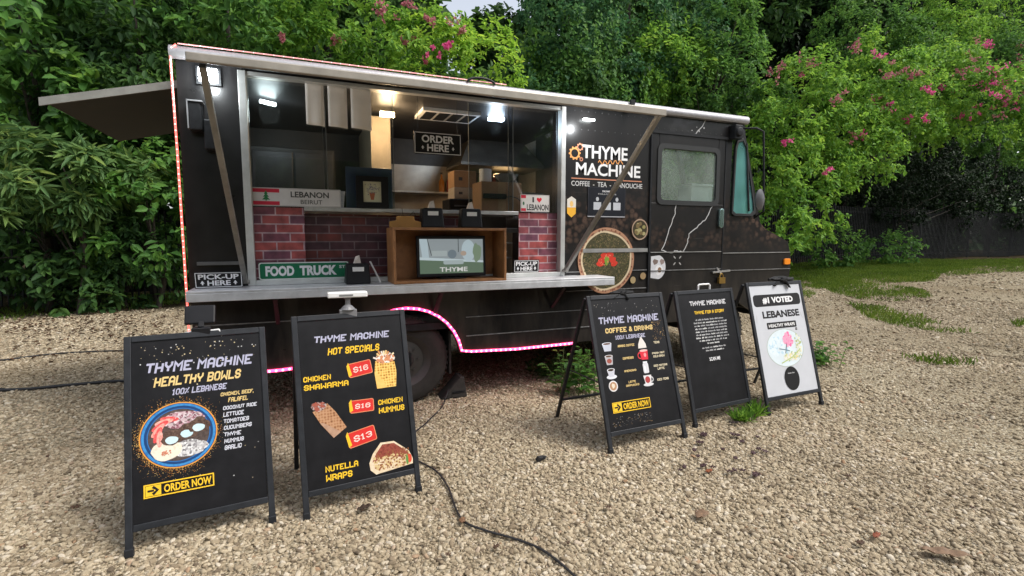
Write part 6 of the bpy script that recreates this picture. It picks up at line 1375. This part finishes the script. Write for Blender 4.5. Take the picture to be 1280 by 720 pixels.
fence(14, 11.0, 46, 12.2, 2.6, "tall dark picket fence standing in the shaded hollow under the vines")
fence(-14, 9.9, 3, 9.9, 2.2, "dark picket fence half hidden behind the shrubs at the rear of the truck")

# ------------------------------------------------------------------ grass, weeds, litter
def blades(name, P, h0, h1, w, m, parent=None, lean=.5, seed=3):
    r = np.random.default_rng(seed); n = len(P); L = r.uniform(h0, h1, n)
    return leaf_object(name, P, r.normal(0, lean, (n, 3)) * np.array([1, 1, .1]) + np.array([0, 0, 1.0]), nrm(r.normal(0, 1, (n, 3)) * np.array([1, 1, .05])), L, L * 0 + w, m, parent, droop=.25, fold=.1)
def in_px(polys, dens, seed):
    r = np.random.default_rng(seed); out = []
    for pl, dn in polys:
        Q = [G(*p) for p in pl]; xs = [q.x for q in Q]; ys = [q.y for q in Q]; n = int((max(xs) - min(xs)) * (max(ys) - min(ys)) * dens * dn)
        px, py = r.uniform(min(xs), max(xs), n), r.uniform(min(ys), max(ys), n); c = np.zeros(n, bool)
        for i in range(len(Q)):
            a_, b_ = Q[i], Q[i - 1]; c ^= ((a_.y > py) != (b_.y > py)) & (px < (b_.x - a_.x) * (py - a_.y) / (b_.y - a_.y + 1e-9) + a_.x)
        k = np.sin(px * 2.1 + 1) * np.sin(py * 2.7) + .6 * np.sin(px * 5.3) * np.sin(py * 4.9 + 2) + r.normal(0, .45, n); c &= k > -.55
        out.append(np.stack([px[c], py[c], [ground_h(x, y) - .005 for x, y in zip(px[c], py[c])]], 1))
    return np.concatenate(out)
GRASS = leaf_mat("grass_blade", [(.045, .085, .012), (.085, .155, .018), (.13, .21, .025), (.20, .25, .05)], .3, .5, 1)
P = in_px([(((985, 352), (985, 331), (1060, 327), (1180, 327), (1250, 332), (1180, 340), (1168, 352), (1080, 356), (1100, 350), (1020, 362)), 1.9), (((1170, 329), (1290, 328), (1290, 340), (1180, 346)), .45),
           (((1010, 352), (1060, 350), (1150, 362), (1168, 372), (1120, 378), (1070, 374), (1040, 366)), 1.1),
           (((1060, 380), (1100, 384), (1150, 395), (1195, 413), (1225, 418), (1180, 417), (1120, 408), (1085, 398)), 1.3),
           (((1125, 448), (1160, 446), (1222, 454), (1215, 459), (1160, 457)), 1.0), (((1262, 404), (1290, 403), (1290, 409), (1268, 409)), 1.4), (((986, 372), (990, 350), (1020, 368), (1000, 380)), .8), (((90, 372), (215, 366), (225, 380), (160, 388)), .7), (((-10, 405), (-10, 388), (60, 382), (110, 380), (90, 388), (30, 400)), .35), (((1090, 326), (1290, 324), (1290, 331), (1090, 331)), .5)], 520, 4)
o = blades("grass", P, .05, .13, .012, GRASS); tag(o, "bright green grass growing in patches at the edge of the gravel", "grass", kind="stuff")
def weed(px, py, r, h, n, label, leaf, col, kind="weed"):
    g = G(px, py); rr = np.random.default_rng(int(px)); root = empty(kind, g, label, "weed", "weeds growing through the gravel")
    m = MB(); B = []; D = []; LL = []
    for _ in range(n):
        a_ = rr.uniform(0, 6.28); q = r * math.sqrt(rr.random()); p = Vector((q * math.cos(a_), q * math.sin(a_), 0)); hh = h * rr.uniform(.45, 1); e = p + Vector((rr.normal(0, .25) * hh, rr.normal(0, .25) * hh, hh))
        m.tube([p, p.lerp(e, .5) + Vector((0, 0, .04 * h)), e], [.004, .003, .0015], 4)
        for k in range(9):
            f = .2 + .8 * k / 8; b = p.lerp(e, f); B.append(b); D.append((rr.normal(0, 1), rr.normal(0, 1), .25)); LL.append(leaf * rr.uniform(.6, 1.2))
    m.build("stems", mat("weed_stem", (.10, .14, .04), .7), root); nB = len(B)
    LL = np.array(LL); gr = kind == 'grass_tuft'; leaf_object("foliage", np.array(B, dtype=float) * ((1, 1, .25) if gr else (1, 1, 1)), np.array(D) * ((.6, .6, 4) if gr else (1, 1, 1)), np.array([(0, 0, 1)] * nB) + rr.normal(0, .3 if not gr else .8, (nB, 3)), LL * (1.7 if gr else 1), LL * (.09 if gr else .5), LM[col], root)
weed(725, 492, .20, .46, 26, "bushy green weed growing at the skirt beside the cups board", .09, 'mid')
weed(690, 470, .30, .26, 24, "lower green weed under the skirt of the truck", .08, 'dark')
weed(1033, 458, .14, .34, 13, "green weed standing alone beyond the white board", .09, 'mid')
weed(926, 527, .07, .10, 16, "bright green grass tuft at the foot of the paragraph board", .07, 'lit', "grass_tuft")
weed(945, 520, .08, .09, 12, "little green tuft between the paragraph board and the white board", .08, 'lit', "grass_tuft")
DRY = leaf_mat("dry_leaf", [(.05, .028, .018), (.11, .055, .030), (.20, .10, .05), (.20, .13, .08)], .1, .7, .42)
r5 = np.random.default_rng(21); P = []
for x, y, s, n_ in ((1230, 332, 60, 200), (40, 405, 60, 330), (140, 400, 60, 300), (60, 440, 70, 60), (30, 385, 60, 200), (180, 415, 40, 50), (1120, 372, 60, 160), (1180, 345, 60, 200), (1060, 380, 40, 80)):
    for _ in range(n_):
        q = G(min(1290, x + r5.normal(0, s)), max(326, y + r5.normal(0, s * .22))); P.append((q.x, q.y, q.z + .03))
P = np.array(P); n_ = len(P); o = leaf_object("leaf_litter", P, r5.normal(0, 1, (n_, 3)) * np.array([1, 1, .15]), np.array([0, 0, 1.0]) + r5.normal(0, .35, (n_, 3)), r5.uniform(.03, .09, n_), r5.uniform(.015, .04, n_), DRY, droop=.2, fold=.3)
tag(o, "brown leaf litter scattered over the far gravel", "leaf litter", kind="stuff")
def fallen(px, py, L, rz, label, col, group="fallen leaves lying on the near gravel", w=.45, curl=.25):
    g = G(px, py); m = MB(); n_ = 9; vs = []
    for i in range(n_):
        t = i / (n_ - 1); ww = w * L * math.sin(math.pi * min(1, t * .96 + .03)) ** .8 / 2; z = .028 + curl * L * (t - .4) ** 2 + .006 * math.sin(i * 2.1)
        vs += [(L * (t - .5), -ww, z + ww * .55), (L * (t - .5), 0, z), (L * (t - .5), ww, z + ww * .4)]
    fs = []
    for i in range(n_ - 1): fs += [(3 * i, 3 * i + 3, 3 * i + 4, 3 * i + 1), (3 * i + 1, 3 * i + 4, 3 * i + 5, 3 * i + 2)]
    m.add(vs, fs); o = m.build("fallen_leaf", mat("dead_leaf_%d" % int(col[0] * 1000), col, .7, var=.35, scale=30), smooth='all'); o.location = g; o.rotation_euler.z = rz
    tag(o, label, "leaf", group); o.modifiers.new('thick', 'SOLIDIFY').thickness = .0015
fallen(1182, 700, .20, -.75, "long pale brown leaf, biggest on the gravel, near the bottom right corner", (.20, .125, .075), w=.36)
fallen(877, 650, .10, .3, "reddish brown curled leaf in front of the paragraph board", (.20, .075, .045), w=.7)
fallen(1095, 676, .06, .2, "small rust red leaf left of the long pale brown leaf", (.24, .07, .035), w=.5)
fallen(886, 594, .06, .1, "rust coloured leaf beside the cluster of dark bits", (.26, .08, .03), w=.5)
fallen(456, 641, .085, .2, "dark brown leaf in front of the wraps board", (.045, .028, .018), w=.6)
fallen(578, 657, .05, 1.2, "brown leaf lying against the curling black cable", (.15, .075, .035), w=.7)
fallen(918, 533, .09, -.4, "blackish leaf by the bright green grass tuft", (.03, .018, .016), w=.5)
rl = random.Random(3)
for k in range(26):
    x, y = rl.uniform(845, 960), rl.uniform(545, 600); fallen(x, y, rl.uniform(.03, .065), rl.uniform(0, 6), "tiny dark purple brown leaf bit in the cluster past the cups board", (.05, .022, .024), "dark leaf bits past the cups board", .6)
for k, (x, y) in enumerate(((1075, 685), (1215, 640), (60, 575), (95, 640), (30, 690), (640, 560), (710, 685), (620, 690), (1060, 600), (1150, 560), (1240, 520), (1000, 570), (760, 640), (560, 700))): fallen(x, y, rl.uniform(.022, .05), rl.uniform(0, 6), "little brown leaf scrap lying alone on open gravel", (.09, .05, .03), "little leaf scraps on open gravel", .6)
m = MB(); m.blob((0, 0, .03), (.035, .02, .018), 0, 2, .35); m.blob((.03, .01, .028), (.022, .018, .012), 0, 3, .35); o = m.build("dark_scrap", mat("black_scrap", (.015, .014, .015), .8), smooth=True); o.location = G(675, 578); tag(o, "small crumpled black scrap on the gravel, midway between the boards", "scrap")
